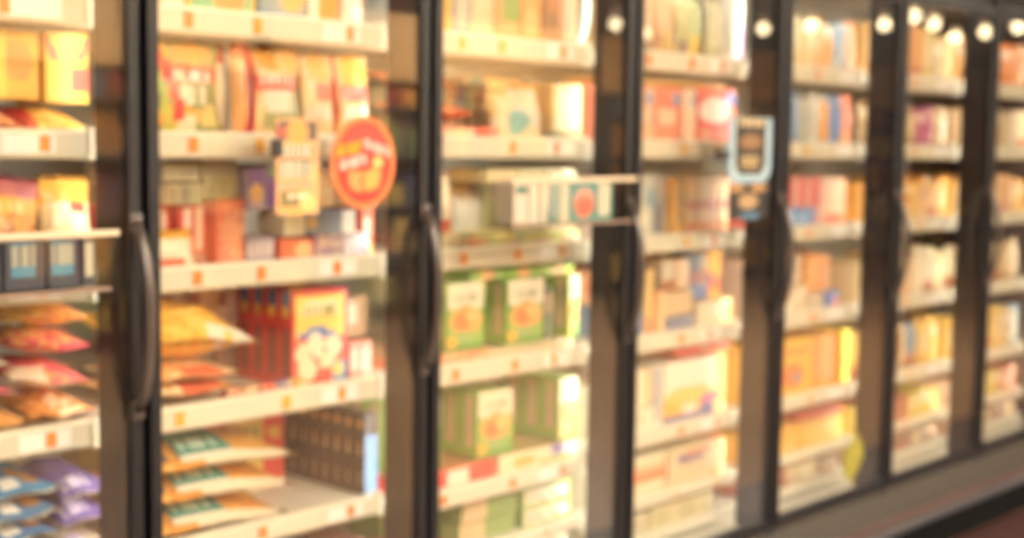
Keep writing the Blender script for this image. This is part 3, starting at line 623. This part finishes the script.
# ---- door 3 (black sign)
b = 3
Cn(b, 0, .05, .20, .2, '#c8a070', [], 'brown carton at the post')
Bg(b, 0, .20, .32, .2, '#d9a878', [('s', 0, 0, 1, 1, '#e8c498', .4), ('r', 0, 0, 1, .3, '#a89078')], 'tan bag', t=.05, lean=3)
Bg(b, 0, .31, .42, .2, '#e4b080', [('s', 0, 0, 1, .5, '#b89078', .4), ('r', .3, .1, .7, .4, '#dcc070')], 'peach bag', t=.05, lean=3)
Bg(b, 0, .41, .50, .2, '#c9c088', [('r', .2, .0, .6, .3, '#8c7078')], 'olive bag', t=.05, lean=3)
Bg(b, 0, .49, .60, .2, '#c6cc90', [('r', .1, .05, .8, .4, '#e8c460')], 'pale green bag with yellow foot', t=.05, lean=3)
Bg(b, 0, .59, .68, .2, '#dcd0a4', [('s', 0, 0, 1, 1, '#c8b898', .4)], 'beige bag', t=.05, lean=3)
Cn(b, 0, .682, .735, .22, '#fdf8ee', [('r', .55, .05, 1, .5, '#d0a8e0')], 'white carton with lilac edge', y=.15, d=.2)
R1 = [('e', .75, .8, .15, .12, '#88a8c8'), ('r', .1, .35, .7, .6, '#f6d0a8'), ('s', 0, 0, 1, .35, '#f8c090', .3)]
for i, (a, c_, d_) in enumerate([(.03, .10, 'coral'), (.10, .19, 'salmon'), (.19, .31, 'peach'), (.31, .45, 'light red'), (.45, .52, 'cream and pink')]):
    Cn(b, 1, a, c_, .172, ['#ee8a6c', '#f09a7c', '#f6b490', '#f28468', '#f8dcc0'][i], R1, f'{d_} carton', y=.18)
Cn(b, 1, .525, .735, .178, '#ee6450', [('e', .45, .6, .42, .22, '#fcecd8'), ('e', .88, .82, .16, .1, '#6890c8'), ('r', .1, .05, .4, .3, '#f4a888')], 'red carton with white oval and blue corner', y=.18)
Cn(b, 1, .05, .7, .014, '#e9b868', [], 'amber flat box laid on top', y=.2, dz=.174 if False else .179, name='flat_box')
Cn(b, 2, .05, .20, .18, '#d8c0b0', [('r', .4, .4, 1, 1, '#b088a0')], 'mauve cream carton', y=.19)
Bg(b, 2, .19, .30, .12, '#f4e4b8', [('r', .2, .2, .8, .8, '#faf0cc')], 'cream bag in front', t=.05, y=.165)
Cn(b, 2, .21, .29, .19, '#c49aa4', [('r', .3, .3, 1, .8, '#e0d4c4')], 'rose carton', y=.24)
Cn(b, 2, .295, .37, .19, '#d6dcd4', [('r', .5, .5, 1, .8, '#8cb4cc')], 'pale grey carton with blue block', y=.22)
Cn(b, 2, .37, .43, .19, '#b8b0a8', [('r', 0, 0, .4, .5, '#808898')], 'grey carton', y=.22)
Cn(b, 2, .43, .49, .18, '#e8b060', [('r', .6, .2, 1, 1, '#a8a088')], 'orange carton', y=.20)
row(b, 2, .495, 4, .058, .175, ['#e4c49c', '#e8ccaa', '#dcb090', '#e8cca4'], [('r', 0, .45, 1, .6, '#c88078'), ('r', 0, .05, 1, .2, '#ea9a70')], 'buff carton with pink band', y=.19)
Cn(b, 3, .12, .27, .09, '#6c94c0', [('r', .2, .2, .8, .7, '#a8c8d0')], 'sky blue box at the left', y=.18)
Cn(b, 3, .14, .30, .105, '#f2b48c', [('e', .4, .5, .3, .3, '#ec9068')], 'peach box stacked on the blue one', y=.18, dz=.094)
Cn(b, 3, .275, .315, .2, '#eecb84', [('r', 0, 0, 1, .3, '#e8a070')], 'slim yellow carton', y=.175, dz=.0)
Cn(b, 3, .32, .38, .13, '#e8a070', [('r', .5, 0, 1, 1, '#f4d0a0')], 'orange-pink carton', y=.175)
Cn(b, 3, .385, .53, .045, '#8c9ab0', [('t', .1, .2, .8, .8, '#70809c', 5)], 'slate flat box', y=.17, name='flat_box')
Cn(b, 3, .385, .53, .075, '#dcb888', [('s', 0, 0, 1, 1, '#e8d0a8', .4)], 'tan box over the slate one', y=.18, dz=.05)
Cn(b, 3, .385, .46, .09, '#d8c8b0', [('r', 0, 0, 1, .3, '#b87850')], 'beige and rust box', y=.2, dz=.13)
Cn(b, 3, .463, .53, .09, '#f0c8a0', [('r', .4, .2, 1, 1, '#f8e0c0')], 'light peach box', y=.2, dz=.13)
Cn(b, 3, .54, .66, .08, '#efe2c0', [], 'cream box', y=.17)
Cn(b, 3, .66, .735, .085, '#fbe9a8', [('r', .6, .2, 1, .8, '#f0b060')], 'bright yellow box', y=.17)
row(b, 3, .535, 3, .042, .15, ['#8a8478', '#6a7088', '#b8a890'], [('r', 0, 0, 1, .25, '#5878b0'), ('r', .2, .35, .8, .6, '#c07060')], 'slim dark carton with blue foot', y=.22, dz=.085)
Cn(b, 3, .665, .735, .15, '#dc9c48', [('r', 0, .15, 1, .4, '#c85848'), ('r', 0, .3, .4, .5, '#7c5a90')], 'amber carton with red stripe', y=.22, dz=.088)
Cn(b, 4, .43, .72, .02, '#e2544a', [('r', .45, .2, .6, .9, '#f0b0a0')], 'red flat box under the shelf above', y=.165, dz=.213, name='flat_box')
Cn(b, 4, .03, .14, .16, '#e6d8c0', [], 'ecru carton at the post')
Cn(b, 4, .15, .33, .07, '#efe6c8', [('t', .2, .4, .7, .7, '#d8c0a0', 5)], 'ivory box', y=.17)
Cn(b, 4, .15, .24, .115, '#e8dccc', [('r', .3, .1, .6, 1, '#8478a8')], 'white carton with violet stripe', y=.18, dz=.074)
Cn(b, 4, .245, .33, .115, '#f4e4c0', [('r', .6, 0, .85, 1, '#f0b878')], 'cream carton with apricot stripe', y=.18, dz=.074)
Cn(b, 4, .34, .38, .19, '#e8e4d8', [('r', .0, .1, .5, .95, '#7880a8')], 'slim blue and white carton', y=.185)
Cn(b, 4, .385, .66, .195, '#fbf3dc', [('r', 0, .08, 1, .45, '#f2b850'), ('d', .5, .0, 0, '#fff'), ('e', .5, .42, .5, .14, '#f6cf70'), ('r', 0, 0, 1, .12, '#6c70b0'), ('e', .88, .3, .16, .1, '#e070a0'), ('e', .5, .2, .14, .1, '#fbf0dc'), ('e', .88, .17, .16, .07, '#5c70b8')], 'large white carton with yellow and blue wave', y=.178)
Cn(b, 4, .665, .735, .2, '#f4d080', [('r', 0, .25, 1, .4, '#ea8060'), ('r', .6, 0, 1, 1, '#f0b070')], 'yellow carton', y=.185)
Cn(b, 5, .05, .15, .11, '#e8dcc0', [], 'ivory carton at the post')
Cn(b, 5, .15, .40, .125, '#e4dcb8', [('d', .5, 2, 0, '#e4dcb8'), ('r', 0, .35, 1, .62, '#f08a58'), ('r', .3, .62, 1, .8, '#f4b888')], 'ivory carton with orange band', y=.175)
Cn(b, 5, .41, .66, .125, '#ddcaa0', [('r', .2, .55, .8, .8, '#7c6090'), ('r', .4, .75, 1, .9, '#d89870'), ('s', .3, .3, 1, .6, '#e8c8a0', .4)], 'beige carton with plum stripe', y=.175)
Cn(b, 5, .665, .735, .12, '#ec9c68', [('r', .6, 0, 1, 1, '#f0c090')], 'apricot carton', y=.18)
Cn(b, 6, .10, .32, .065, '#cfc6a0', [('s', 0, 0, 1, 1, '#d8a890', .2)], 'khaki box', y=.175); Cn(b, 6, .33, .66, .07, '#ddcf9c', [('t', .05, .1, .95, .9, '#cdbf8c', 14)], 'ribbed straw-coloured box', y=.175)

# ---- door 4
b = 4
for i, (a, c_, col, dsc) in enumerate([(.08, .2, '#d8b070', 'tan'), (.2, .31, '#e2c488', 'sand'), (.31, .37, '#f0d8a0', 'cream'), (.37, .42, '#e8c88c', 'wheat'), (.42, .475, '#f4e0b0', 'ivory'), (.475, .53, '#eaa860', 'orange')]):
    Bg(b, 0, a, c_, .17+.012*(i % 3), col, [('r', .3, .1, .6, .9, '#f6e6bc')], f'{dsc} bag', t=.04, lean=2)
Bg(b, 0, .525, .60, .17, '#f0e4d0', [('r', .0, .0, .5, .7, '#f4b878')], 'white and apricot bag', t=.04, lean=2)
Bg(b, 0, .59, .68, .18, '#8cb4d8', [('d', .5, .3, .5, '#f4ecd8')], 'light blue bag with white slash', t=.04, lean=2)
Bg(b, 0, .67, .735, .19, '#f09070', [('r', .0, 0, .5, 1, '#f6b890')], 'salmon bag', t=.04, lean=2)
for i, (a, c_, col, ops, dsc) in enumerate([(.08, .24, '#c88860', [], 'rust bag at the post'), (.24, .31, '#e09070', [('r', .5, 0, 1, 1, '#d8c0a0')], 'terracotta bag'), (.30, .38, '#6c98cc', [('r', .3, .1, .6, .9, '#a8c0d0')], 'mid blue bag'), (.375, .45, '#b0b8b8', [('r', .4, .1, .8, .9, '#d8d0b8')], 'silver bag'), (.44, .60, '#e6e6dc', [('e', .6, .45, .3, .4, '#f6b060'), ('r', .88, .4, 1, 1, '#5c90d0')], 'white bag with orange picture'), (.59, .66, '#6c9cd8', [('r', .6, 0, 1, 1, '#c8d4dc')], 'blue bag with pale edge'), (.66, .735, '#e88468', [('r', 0, 0, 1, .3, '#f4a070')], 'coral bag')]):
    Bg(b, 1, a, c_, .185, col, ops, dsc, t=.045, lean=2)
row(b, 2, .06, 12, .042, .175, ['#e26a62', '#e8a898', '#d84c4c', '#e8b4a0'], [('r', .3, .1, .7, .4, '#f0d8c8')], 'slim red or pink carton', y=.20, d=.15)
Cn(b, 2, .23, .46, .07, '#6c94cc', [('t', .2, .3, .8, .7, '#a8c4e0', 5)], 'blue flat box in front of the red row', y=.165, d=.03)
row(b, 2, .59, 3, .046, .17, ['#f4c8a0', '#f6d4b0', '#f2b898'], [('r', 0, 0, 1, .2, '#e88060')], 'slim peach carton', y=.20, d=.15)
Cn(b, 3, .08, .25, .2, '#d8b8a0', [], 'dusty pink carton at the post')
Cn(b, 3, .25, .44, .10, '#ecd8bc', [('r', 0, .7, .7, .95, '#b85048')], 'cream carton with dark red edge', y=.2, dz=.10)
Cn(b, 3, .25, .44, .095, '#e6d2b0', [('d', .6, .25, .9, '#fbf4dc')], 'beige box with white slash', y=.175)
Cn(b, 3, .45, .62, .13, '#f4ac60', [('r', .1, .1, .3, .9, '#f6c080'), ('r', .6, .1, .8, .9, '#f08c58')], 'orange striped carton', y=.19, dz=.065)
Cn(b, 3, .45, .56, .06, '#d8c8b0', [], 'stone box', y=.175); Cn(b, 3, .565, .66, .06, '#6c88d0', [('r', .6, 0, 1, .6, '#e87060')], 'royal blue box', y=.17)
Cn(b, 3, .63, .735, .19, '#ee7868', [('r', .4, .2, 1, .6, '#f4b8a0'), ('r', 0, .7, .4, 1, '#b84040')], 'red and pink carton', y=.2)
Cn(b, 4, .06, .24, .2, '#eab040', [], 'golden carton at the post')
Cn(b, 4, .24, .50, .2, '#f3ba44', [('e', .5, .35, .28, .22, '#ea7c40'), ('e', .6, .3, .1, .1, '#7a98b0'), ('r', .1, .75, .9, .85, '#f0944c')], 'large golden carton with red picture', y=.178)
row(b, 4, .505, 4, .044, .195, ['#eeae3c', '#e8a040', '#f0b848', '#e89c40'], [('r', .4, .1, .6, .9, '#e07c38')], 'slim amber carton', y=.19)
Cn(b, 4, .69, .735, .205, '#fde04a', [('r', 0, .4, 1, .5, '#f09040')], 'bright yellow carton', y=.165)
Cn(b, 5, .08, .44, .10, '#eeb444', [('t', .1, .4, .6, .6, '#a88c50', 6), ('r', .5, .1, .9, .35, '#f4c868')], 'wide mustard carton', y=.175)
Cn(b, 5, .445, .72, .095, '#eec050', [('s', 0, 0, 1, 1, '#f4d484', .3)], 'yellow carton', y=.175)
Cn(b, 5, .42, .735, .025, '#c8544c', [], 'dark red flat box on top', y=.18, dz=.102, name='flat_box')
Cn(b, 6, .1, .35, .065, '#b8604c', [('s', 0, 0, 1, 1, '#d8b890', .3)], 'russet box'); Cn(b, 6, .355, .55, .07, '#e6d0a0', [('e', .6, .6, .2, .3, '#fbf0cc')], 'cream box'); Cn(b, 6, .555, .7, .06, '#b09470', [], 'brown box')

# ---- doors 5 and 6: small in the picture
pal5 = {0: ['#d8b070', '#a8b850', '#e0a868', '#dc9450', '#d8b868', '#c8ac70', '#d4a868'],
        1: ['#e6cca0', '#f0d0a0', '#e0b890', '#a88c60', '#c8688c', '#cf54a0', '#b89c70'],
        2: ['#e6b058', '#dca048', '#e8b85c', '#e0983c', '#eab850', '#d89440', '#e4ac50', '#e0a048'],
        3: ['#d8b07c', '#dcc094', '#e8d8b0', '#e0a888', '#f0e4bc', '#ecdcb0', '#c8b080'],
        4: ['#d8a850', '#8cacbc', '#e8b850', '#b88040', '#7c9cb4', '#f0c048', '#e8c058'],
        5: ['#c86c54', '#d07058', '#e8c0a0', '#b85c48', '#d8c040', '#dcc850', '#d8bc48'],
        6: ['#b08068', '#c0a080', '#a87860', '#b89878', '#a88468']}
n5 = {'#d8b070': 'tan', '#a8b850': 'lime', '#e0a868': 'peach-brown'}
def cname(h):
    r, g, b_ = [int(h[i:i+2], 16) for i in (1, 3, 5)]
    import colorsys
    hh, s_, v_ = colorsys.rgb_to_hsv(r/255, g/255, b_/255); hh *= 360
    if s_ < .2: return 'grey' if v_ < .75 else 'off-white'
    n = 'red' if hh < 12 or hh > 345 else 'orange' if hh < 33 else 'golden' if hh < 48 else 'yellow' if hh < 62 else 'green' if hh < 160 else 'blue' if hh < 250 else 'magenta'
    return ('pale ' if s_ < .42 else 'dull ' if v_ < .75 else '')+n
ART = [[('e', .5, .5, .3, .3, '#f4dca8')], [('r', .1, .6, .9, .8, '#f6e6c0')], [('r', .3, .1, .7, .9, '#eed49c')], [('d', .5, .3, .4, '#f6e8c8')], [('r', 0, 0, 1, .25, '#c87850')]]
HT = [.2, .17, .17, .18, .18, .11, .07]
for bb, shift in ((5, 0), (6, 3)):
    rnd = random.Random(bb)
    for s in range(7):
        P = pal5[s]; P = [P[-1]]+P; u = .03; n = len(P); ww = (.75-.03)/n
        for i in range(n):
            c = P[(i+shift) % n]
            if bb == 6 and s == 0 and i > 3: c = '#e88c4c'
            if s in (2, 5, 6) or (i*3+s+bb) % 3:
                Cn(bb, s, u, u+ww-.003, HT[s]*rnd.uniform(.86, 1.05), c, ART[(i+s+bb) % 5], f'{cname(c)} carton', y=.18, d=.16)
            else:
                Bg(bb, s, u, u+ww, HT[s]*rnd.uniform(.9, 1.02), c, ART[(i+s+bb) % 5], f'{cname(c)} bag', t=.045, lean=3, y=.178)
            u += ww
finish_labels()

# settle the goods: nothing sinks into its shelf or into its neighbour
from mathutils.bvhtree import BVHTree
def world_geo(o):
    V, P = [], []
    M = Matrix.LocRotScale(o.location, o.rotation_euler, o.scale)
    for q in [o]+list(o.children):
        n = len(V); V += [M @ v.co for v in q.data.vertices]; P += [tuple(i+n for i in p.vertices) for p in q.data.polygons]
    return V, P
def bounds(V): return [min(v[k] for v in V) for k in range(3)], [max(v[k] for v in V) for k in range(3)]
def settle():
    cells = {}
    for g in goods: cells.setdefault((g[1], g[2]), []).append(g[0])
    for (b, sh), L in cells.items():
        floor_z = top(b, sh)-.0118; ceil_z = (top(b, sh-1)-.052) if sh else 1.83
        info = []
        for o in L:
            V, P = world_geo(o); lo, hi = bounds(V)
            if lo[2] < floor_z+.02: o.location.z += floor_z-lo[2]
            if lo[1] < .1585: o.location.y += .1585-lo[1]
            info.append((round(lo[2], 2), lo[1], o))
        info.sort(key=lambda t: (t[0], t[1])); placed = []
        for _, _, o in info:
            flat = 'bag' in o.name and abs(o.rotation_euler.x) > 1
            up = 'bag' in o.name and not flat
            base = o.location.copy(); sc = o.scale.copy(); V0, P0 = world_geo(o)
            def test(dx, dy, dz, kx=1.0, kz=1.0):
                c = base
                V = [Vector((c.x+(v.x-c.x)*kx+dx, v.y+dy, c.z+(v.z-c.z)*kz+dz)) for v in V0]; lo, hi = bounds(V)
                if hi[2] > ceil_z and (dz or kz < 1): return None
                if hi[1] > .76: return None
                t = None
                for lo2, hi2, tr in placed:
                    if all(min(hi[k], hi2[k])-max(lo[k], lo2[k]) > .0006 for k in range(3)):
                        t = t or BVHTree.FromPolygons(V, P0)
                        if t.overlap(tr): return False
                return True
            opts = [(0, 0, 0, 1, 1)]
            ups = [(0, 0, .004*i, 1, 1) for i in range(1, 16)]
            bks = [(0, .006*i, 0, 1, 1) for i in range(1, 50)]
            sqz = [(dx, 0, 0, k, 1) for k in (.96, .92, .88, .84) for dx in (0, .004, -.004, .008)]
            both = [(0, .01*i, .008*j, 1, 1) for j in range(1, 8) for i in range(1, 30, 3)]
            opts += (ups+sqz+bks+both) if flat or base.z > floor_z+.02 else (sqz+bks+both) if up else (bks+both)
            for c in opts:
                if test(*c):
                    o.location = base+Vector(c[:3]); o.scale.x = sc.x*c[3]; break
            V, P = world_geo(o)
            lo, hi = bounds(V)
            placed.append((lo, hi, BVHTree.FromPolygons(V, P)))
settle()

# ================================================================== THINGS ON THE DOORS
def flat_print(name, pts_fn, nx, nz, base, ops, th, label, cat, loc, mt=PAPER, parent=None):
    """thin card: pts_fn(u,v) -> (x,z); the card has thickness th"""
    bm = bmesh.new(); lay = bm.loops.layers.float_color.new('print')
    f_ = [[bm.verts.new((pts_fn(i/nx, j/nz)[0], -th, pts_fn(i/nx, j/nz)[1])) for j in range(nz+1)] for i in range(nx+1)]
    k_ = [[bm.verts.new((v.co.x, 0, v.co.z)) for v in r_] for r_ in f_]
    fu = []
    for i in range(nx):
        for j in range(nz):
            fu.append((bm.faces.new((f_[i][j], f_[i+1][j], f_[i+1][j+1], f_[i][j+1])), ((i+.5)/nx, (j+.5)/nz)))
            fu.append((bm.faces.new((k_[i][j], k_[i][j+1], k_[i+1][j+1], k_[i+1][j])), ((i+.5)/nx, (j+.5)/nz)))
    for i in range(nx):
        for A, j in ((f_, 0), (f_, nz)): fu.append((bm.faces.new((A[i][j], A[i+1][j], k_[i+1][j], k_[i][j])), ((i+.5)/nx, j/nz)))
    for j in range(nz):
        for i in (0, nx): fu.append((bm.faces.new((f_[i][j], f_[i][j+1], k_[i][j+1], k_[i][j])), (i/nx, (j+.5)/nz)))
    paint(bm, fu, base, ops, 1, False)
    o = link(name, bm, mt, parent, loc=loc)
    if not parent: tag(o, label, cat)
    elif label: o['label'] = label
    return o
# oval sticker: square-to-disc map keeps u,v as plain coordinates of the oval's box
def disc(cx, cz, rx, rz):
    def fn(u, v):
        a, c = 2*u-1, 2*v-1
        return (cx+rx*a*math.sqrt(max(0, 1-c*c/2)), cz+rz*c*math.sqrt(max(0, 1-a*a/2)))
    return fn
ov = empty('oval_sticker', (.531, -.0035, 1.187))
tag(ov, 'red oval promotional sticker with orange rim on the glass of the second door', 'sticker')
flat_print('sticker_rim', disc(0, 0, .094, .104), 24, 24, '#e47c42', [], .0015, 'orange rim', None, (0, 0, 0), parent=ov)
def inner(u, v): return disc(0, 0, .078, .090)(u, v)
flat_print('sticker_face', inner, 40, 40, '#c22a22', [('e', .5, .82, .42, .14, '#d8453a'),
    ('s', .18, .12, .86, .40, '#ee8a4a', .75), ('e', .36, .26, .16, .1, '#f09a58'), ('e', .66, .28, .14, .14, '#f6a650'), ('e', .76, .50, .12, .09, '#f4a25a'), ('e', .76, .50, .06, .05, '#f8d080'), ('e', .46, .27, .04, .04, '#b83428')],
    .0016, 'red printed face', None, (0, -.0016, 0), parent=ov)
def words(parent, nm, lab, x0, x1, z, h, n, col, slope=0, y=-.0040):
    bm = bmesh.new(); wd = (x1-x0)/n
    for i in range(n):
        xx = x0+i*wd; zz = z+slope*(i/(n-1)-.5)
        box(bm, xx, xx+wd*.34, y-.001, y, zz, zz+h)
        box(bm, xx, xx+wd*.86, y-.001, y, zz+(h*.42 if i % 2 else h*.78), zz+(h*.62 if i % 2 else h))
        if i % 3 != 1: box(bm, xx+wd*.55, xx+wd*.86, y-.001, y, zz, zz+h*.9)
    o = link(nm, bm, mat(nm+'_ink', col, .5), parent)
    o['label'] = lab; return o
words(ov, 'lettering', 'yellow lettering', -.078, -.006, .018, .026, 5, '#f6c030', .010)
words(ov, 'lettering', 'white upper lettering', .0, .076, .022, .022, 6, '#f4e8dc', -.018)
words(ov, 'lettering', 'white lower lettering', -.070, .006, -.010, .023, 6, '#f6ecdc', .012)

# hanging printed card next to the sticker, held by a black clip
cd = empty('promotional_card', (.345, -.0035, 1.178))
tag(cd, 'tall printed food card clipped to the glass left of the red oval sticker', 'card')
def rr(w_, h_): return lambda u, v: (w_*(u-.5)*(1-.10*max(0, abs(v-.5)-.4)), h_*(v-.5))
flat_print('printed_sheet', rr(.115, .205), 24, 36, '#d8a878', [('r', .05, .78, .95, .96, '#5c5048'), ('r', 0, .8, .3, .92, '#a85848'), ('e', .5, .86, .26, .12, '#ee9c50'),
    ('r', 0, .28, 1, .72, '#d8a070'), ('r', .12, .60, .85, .73, '#6a6450'), ('t', .15, .61, .82, .71, '#c8c0a8', 5), ('r', .1, .38, .85, .57, '#706a54'), ('t', .12, .48, .83, .55, '#ccc4ac', 5), ('t', .12, .39, .83, .46, '#c8c0a8', 5),
    ('e', .95, .4, .14, .14, '#f4bc78'), ('r', .1, .29, .9, .34, '#ee9c80'), ('e', .5, .14, .5, .13, '#f0a860'), ('r', .08, .08, .6, .24, '#7c7048'), ('e', .75, .12, .2, .09, '#f6c880'), ('t', .3, .17, .8, .22, '#f6e8c8', 5)],
    .0015, None, None, (0, 0, 0), parent=cd)
bm = bmesh.new(); box(bm, -.072, -.046, -.012, .0, .022, .058, .003); o = link('clip', bm, CLIP, cd); o['label'] = 'black clip'

# black sign with light blue rim on the fourth door
sg = empty('black_sign', (2.088, -.0035, 1.222))
tag(sg, 'black shield-shaped sign with light blue rim and tan lettering at edge of fourth door', 'sign')
def shield(w_, h_):
    def fn(u, v):
        x = w_*(u-.5); z = h_*(v-.5); c = max(0, .22-v)/.22
        return (x*(1-.30*c*c), z)
    return fn
W_, H_ = .235, .20
flat_print('sign_rim', shield(W_, H_), 24, 30, '#8fb0c4', [('r', .1, .1, .9, 1, '#b0c4cc')], .002, 'light blue rim', None, (0, 0, 0), parent=sg)
flat_print('sign_face', shield(.165, .172), 26, 34, '#1c1612', [('t', .08, .84, .95, .99, '#c8b48c', 5), ('e', .5, .58, .42, .16, '#6a4c2c'), ('e', .5, .58, .30, .09, '#806040'), ('e', .5, .22, .36, .14, '#3c3020'), ('t', .18, .25, .82, .33, '#c0a878', 5), ('t', .2, .13, .8, .21, '#b8a070', 5)], .002, 'black face with tan badges', None, (0, -.002, .012), parent=sg)
bm = bmesh.new(); box(bm, -.185, -.13, -.010, .0, -.032, .0, .003); box(bm, -.135, -.11, -.006, -.003, -.022, -.008, .001); o = link('mounting_clip', bm, CLIP, sg); o['label'] = 'black mounting clip'
s2 = empty('black_hanging_card', (2.085, -.0035, 1.065))
tag(s2, 'small black card with tan and blue print hanging below the black sign', 'card')
flat_print('printed_sheet', rr(.215, .11), 24, 20, '#171210', [('e', .2, .88, .20, .12, '#9c7448'), ('e', .76, .88, .22, .12, '#a0784c'), ('d', .5, .0, 0, '#2e2724'), ('r', .3, .36, .7, .66, '#a08460'), ('e', .5, .5, .24, .2, '#a48864'), ('e', .55, .1, .25, .12, '#3c6480')], .002, None, None, (0, 0, 0), parent=s2)

# yellow-green leaf-shaped patch low on the fifth door
lf = empty('green_leaf_patch', (2.80, -.0035, .15))
tag(lf, 'yellow-green leaf-shaped patch low on the glass of the fifth door', 'sticker')
flat_print('patch_sheet', lambda u, v: (.14*(u-.5)*math.sin(math.pi*min(.98, max(.1, v)))+.03*(v-.5), .17*(v-.5)), 12, 16, '#8c8430', [('r', .45, 0, .55, 1, '#a89c48'), ('s', 0, 0, 1, 1, '#74702c', .3)], .001, None, None, (0, 0, 0), parent=lf)

# clear door trays
def tray(name, x0, x1, z0, z1, dep, lab):
    r = empty(name, ((x0+x1)/2, -.014, z0)); tag(r, lab, 'tray')
    w2 = (x1-x0)/2; h = z1-z0
    bm = bmesh.new(); th = .003
    box(bm, -w2, w2, -dep, 0, 0, th); box(bm, -w2, w2, -dep, -dep+th, th, h); box(bm, -w2, w2, -th, 0, th, h+.02)
    box(bm, -w2, -w2+th, -dep+th, -th, th, h); box(bm, w2-th, w2, -dep+th, -th, th, h)
    link('tray_body', bm, ACRYL, r)
    bm = bmesh.new(); box(bm, -w2-.002, w2+.018, -dep-.004, -dep+.006, h, h+.012, .002); box(bm, w2-.004, w2+.018, -dep, -.002, h, h+.006, .001)
    o = link('tray_lip', bm, mat('cream_lip', '#d8c8ac', .35), r); o['label'] = 'cream lip'
    bm = bmesh.new(); box(bm, -w2, w2, -dep-.002, -dep-.0005, -.004, .002, .001); box(bm, -w2-.001, w2+.002, -dep, -.0, -.006, -.0005)
    link('tray_base_strip', bm, mat('pinkish_strip', '#8a7468', .4), r)
    for sx in (-.7, .7):
        bm = bmesh.new(); bmesh.ops.create_cone(bm, cap_ends=True, segments=20, radius1=.016, radius2=.008, depth=.008, matrix=Matrix.Translation((w2*sx, .006, h*.6)) @ Matrix.Rotation(R(90), 4, 'X'))
        link('suction_cup', bm, ACRYL, r)
    return r
TD = .085
tray('door_tray', -.55, -.161, .960, 1.055, TD, 'clear tray with cream lip holding navy cartons on the leftmost door')
tray('door_tray', .925, 1.399, 1.034, 1.138, TD-.01, 'clear tray holding teal and white cartons across the third door')
def tray_carton(x, w_, z, h, base, ops, side, lab, grp, d=.055, dep=TD):
    me = bpy.data.meshes.new('carton'); bm = carton_bm(w_-.003, d, h, base, ops, side, side, seed=int(x*100)+60); bmesh.ops.recalc_face_normals(bm, faces=bm.faces); bm.to_mesh(me); bm.free(); me.materials.append(CARTON)
    o = put(me, 'carton', None, x+w_/2, -.014-dep+.006, z, (0, 0, 0)); tag(o, lab, 'carton', grp)
    bv = o.modifiers.new('bevel', 'BEVEL'); bv.width = .0012; bv.segments = 1; bv.limit_method = 'ANGLE'; bv.angle_limit = R(60)
NV = '#2a3a54'
NVA = [('r', .15, .52, .75, .92, '#5c6c78'), ('t', .15, .52, .75, .92, '#a8aca0', 5), ('r', .15, .3, .75, .48, '#3c90b4'), ('r', .15, .92, .75, 1, '#3a7ca0')]
for i, (x, w_, ops) in enumerate([(-.535, .082, NVA), (-.450, .082, NVA), (-.365, .080, NVA), (-.283, .065, NVA), (-.216, .030, [('r', .3, .2, .7, .92, '#c4c4b4')])]):
    tray_carton(x, w_, .9645, .086, NV, ops, '#27303f', ['leftmost navy carton in the left door tray', 'second navy carton in the left door tray', 'third navy carton in the left door tray', 'fourth navy carton in the left door tray', 'slim navy carton with white upright word in the left door tray'][i], 'navy cartons in the door tray')
T1 = '#3a9690'
for i, (x, w_, base, ops, lab) in enumerate([
    (.941, .054, '#f0eadc', [('r', .1, .74, .95, .95, '#4c948c')], 'white carton with dark teal cap in the tray'),
    (.997, .040, '#efeadc', [('r', .9, 0, 1, 1, '#8cc0b8')], 'narrow white carton beside the teal-capped one in the tray'),
    (1.039, .034, '#e8e4d4', [('r', .8, 0, 1, .3, '#3c7870')], 'slim ivory carton with dark teal corner in the tray'),
    (1.075, .038, '#b4c8c0', [('r', .25, .1, .6, .95, '#7fa4ac'), ('r', 0, 0, 1, .15, '#3c8a80')], 'grey-teal carton in the middle of the tray'),
    (1.115, .040, '#efe6d0', [('r', .86, 0, 1, 1, T1)], 'cream carton in the tray beside the red picture'),
    (1.157, .107, T1, [('r', 0, 0, 1, 1, '#4aa8aa'), ('e', .48, .48, .40, .40, '#f0b09c'), ('e', .5, .38, .34, .27, '#ea7460')], 'teal carton with round red picture in the tray'),
    (1.266, .058, '#ece4d0', [('r', .82, 0, 1, 1, '#7cbab0'), ('r', 0, 0, 1, .12, T1)], 'cream and teal carton at the right end of the tray')]):
    tray_carton(x, w_, 1.0375, .098, base, ops, '#dcd6c4', lab, 'teal cartons in the door tray', dep=TD-.01)
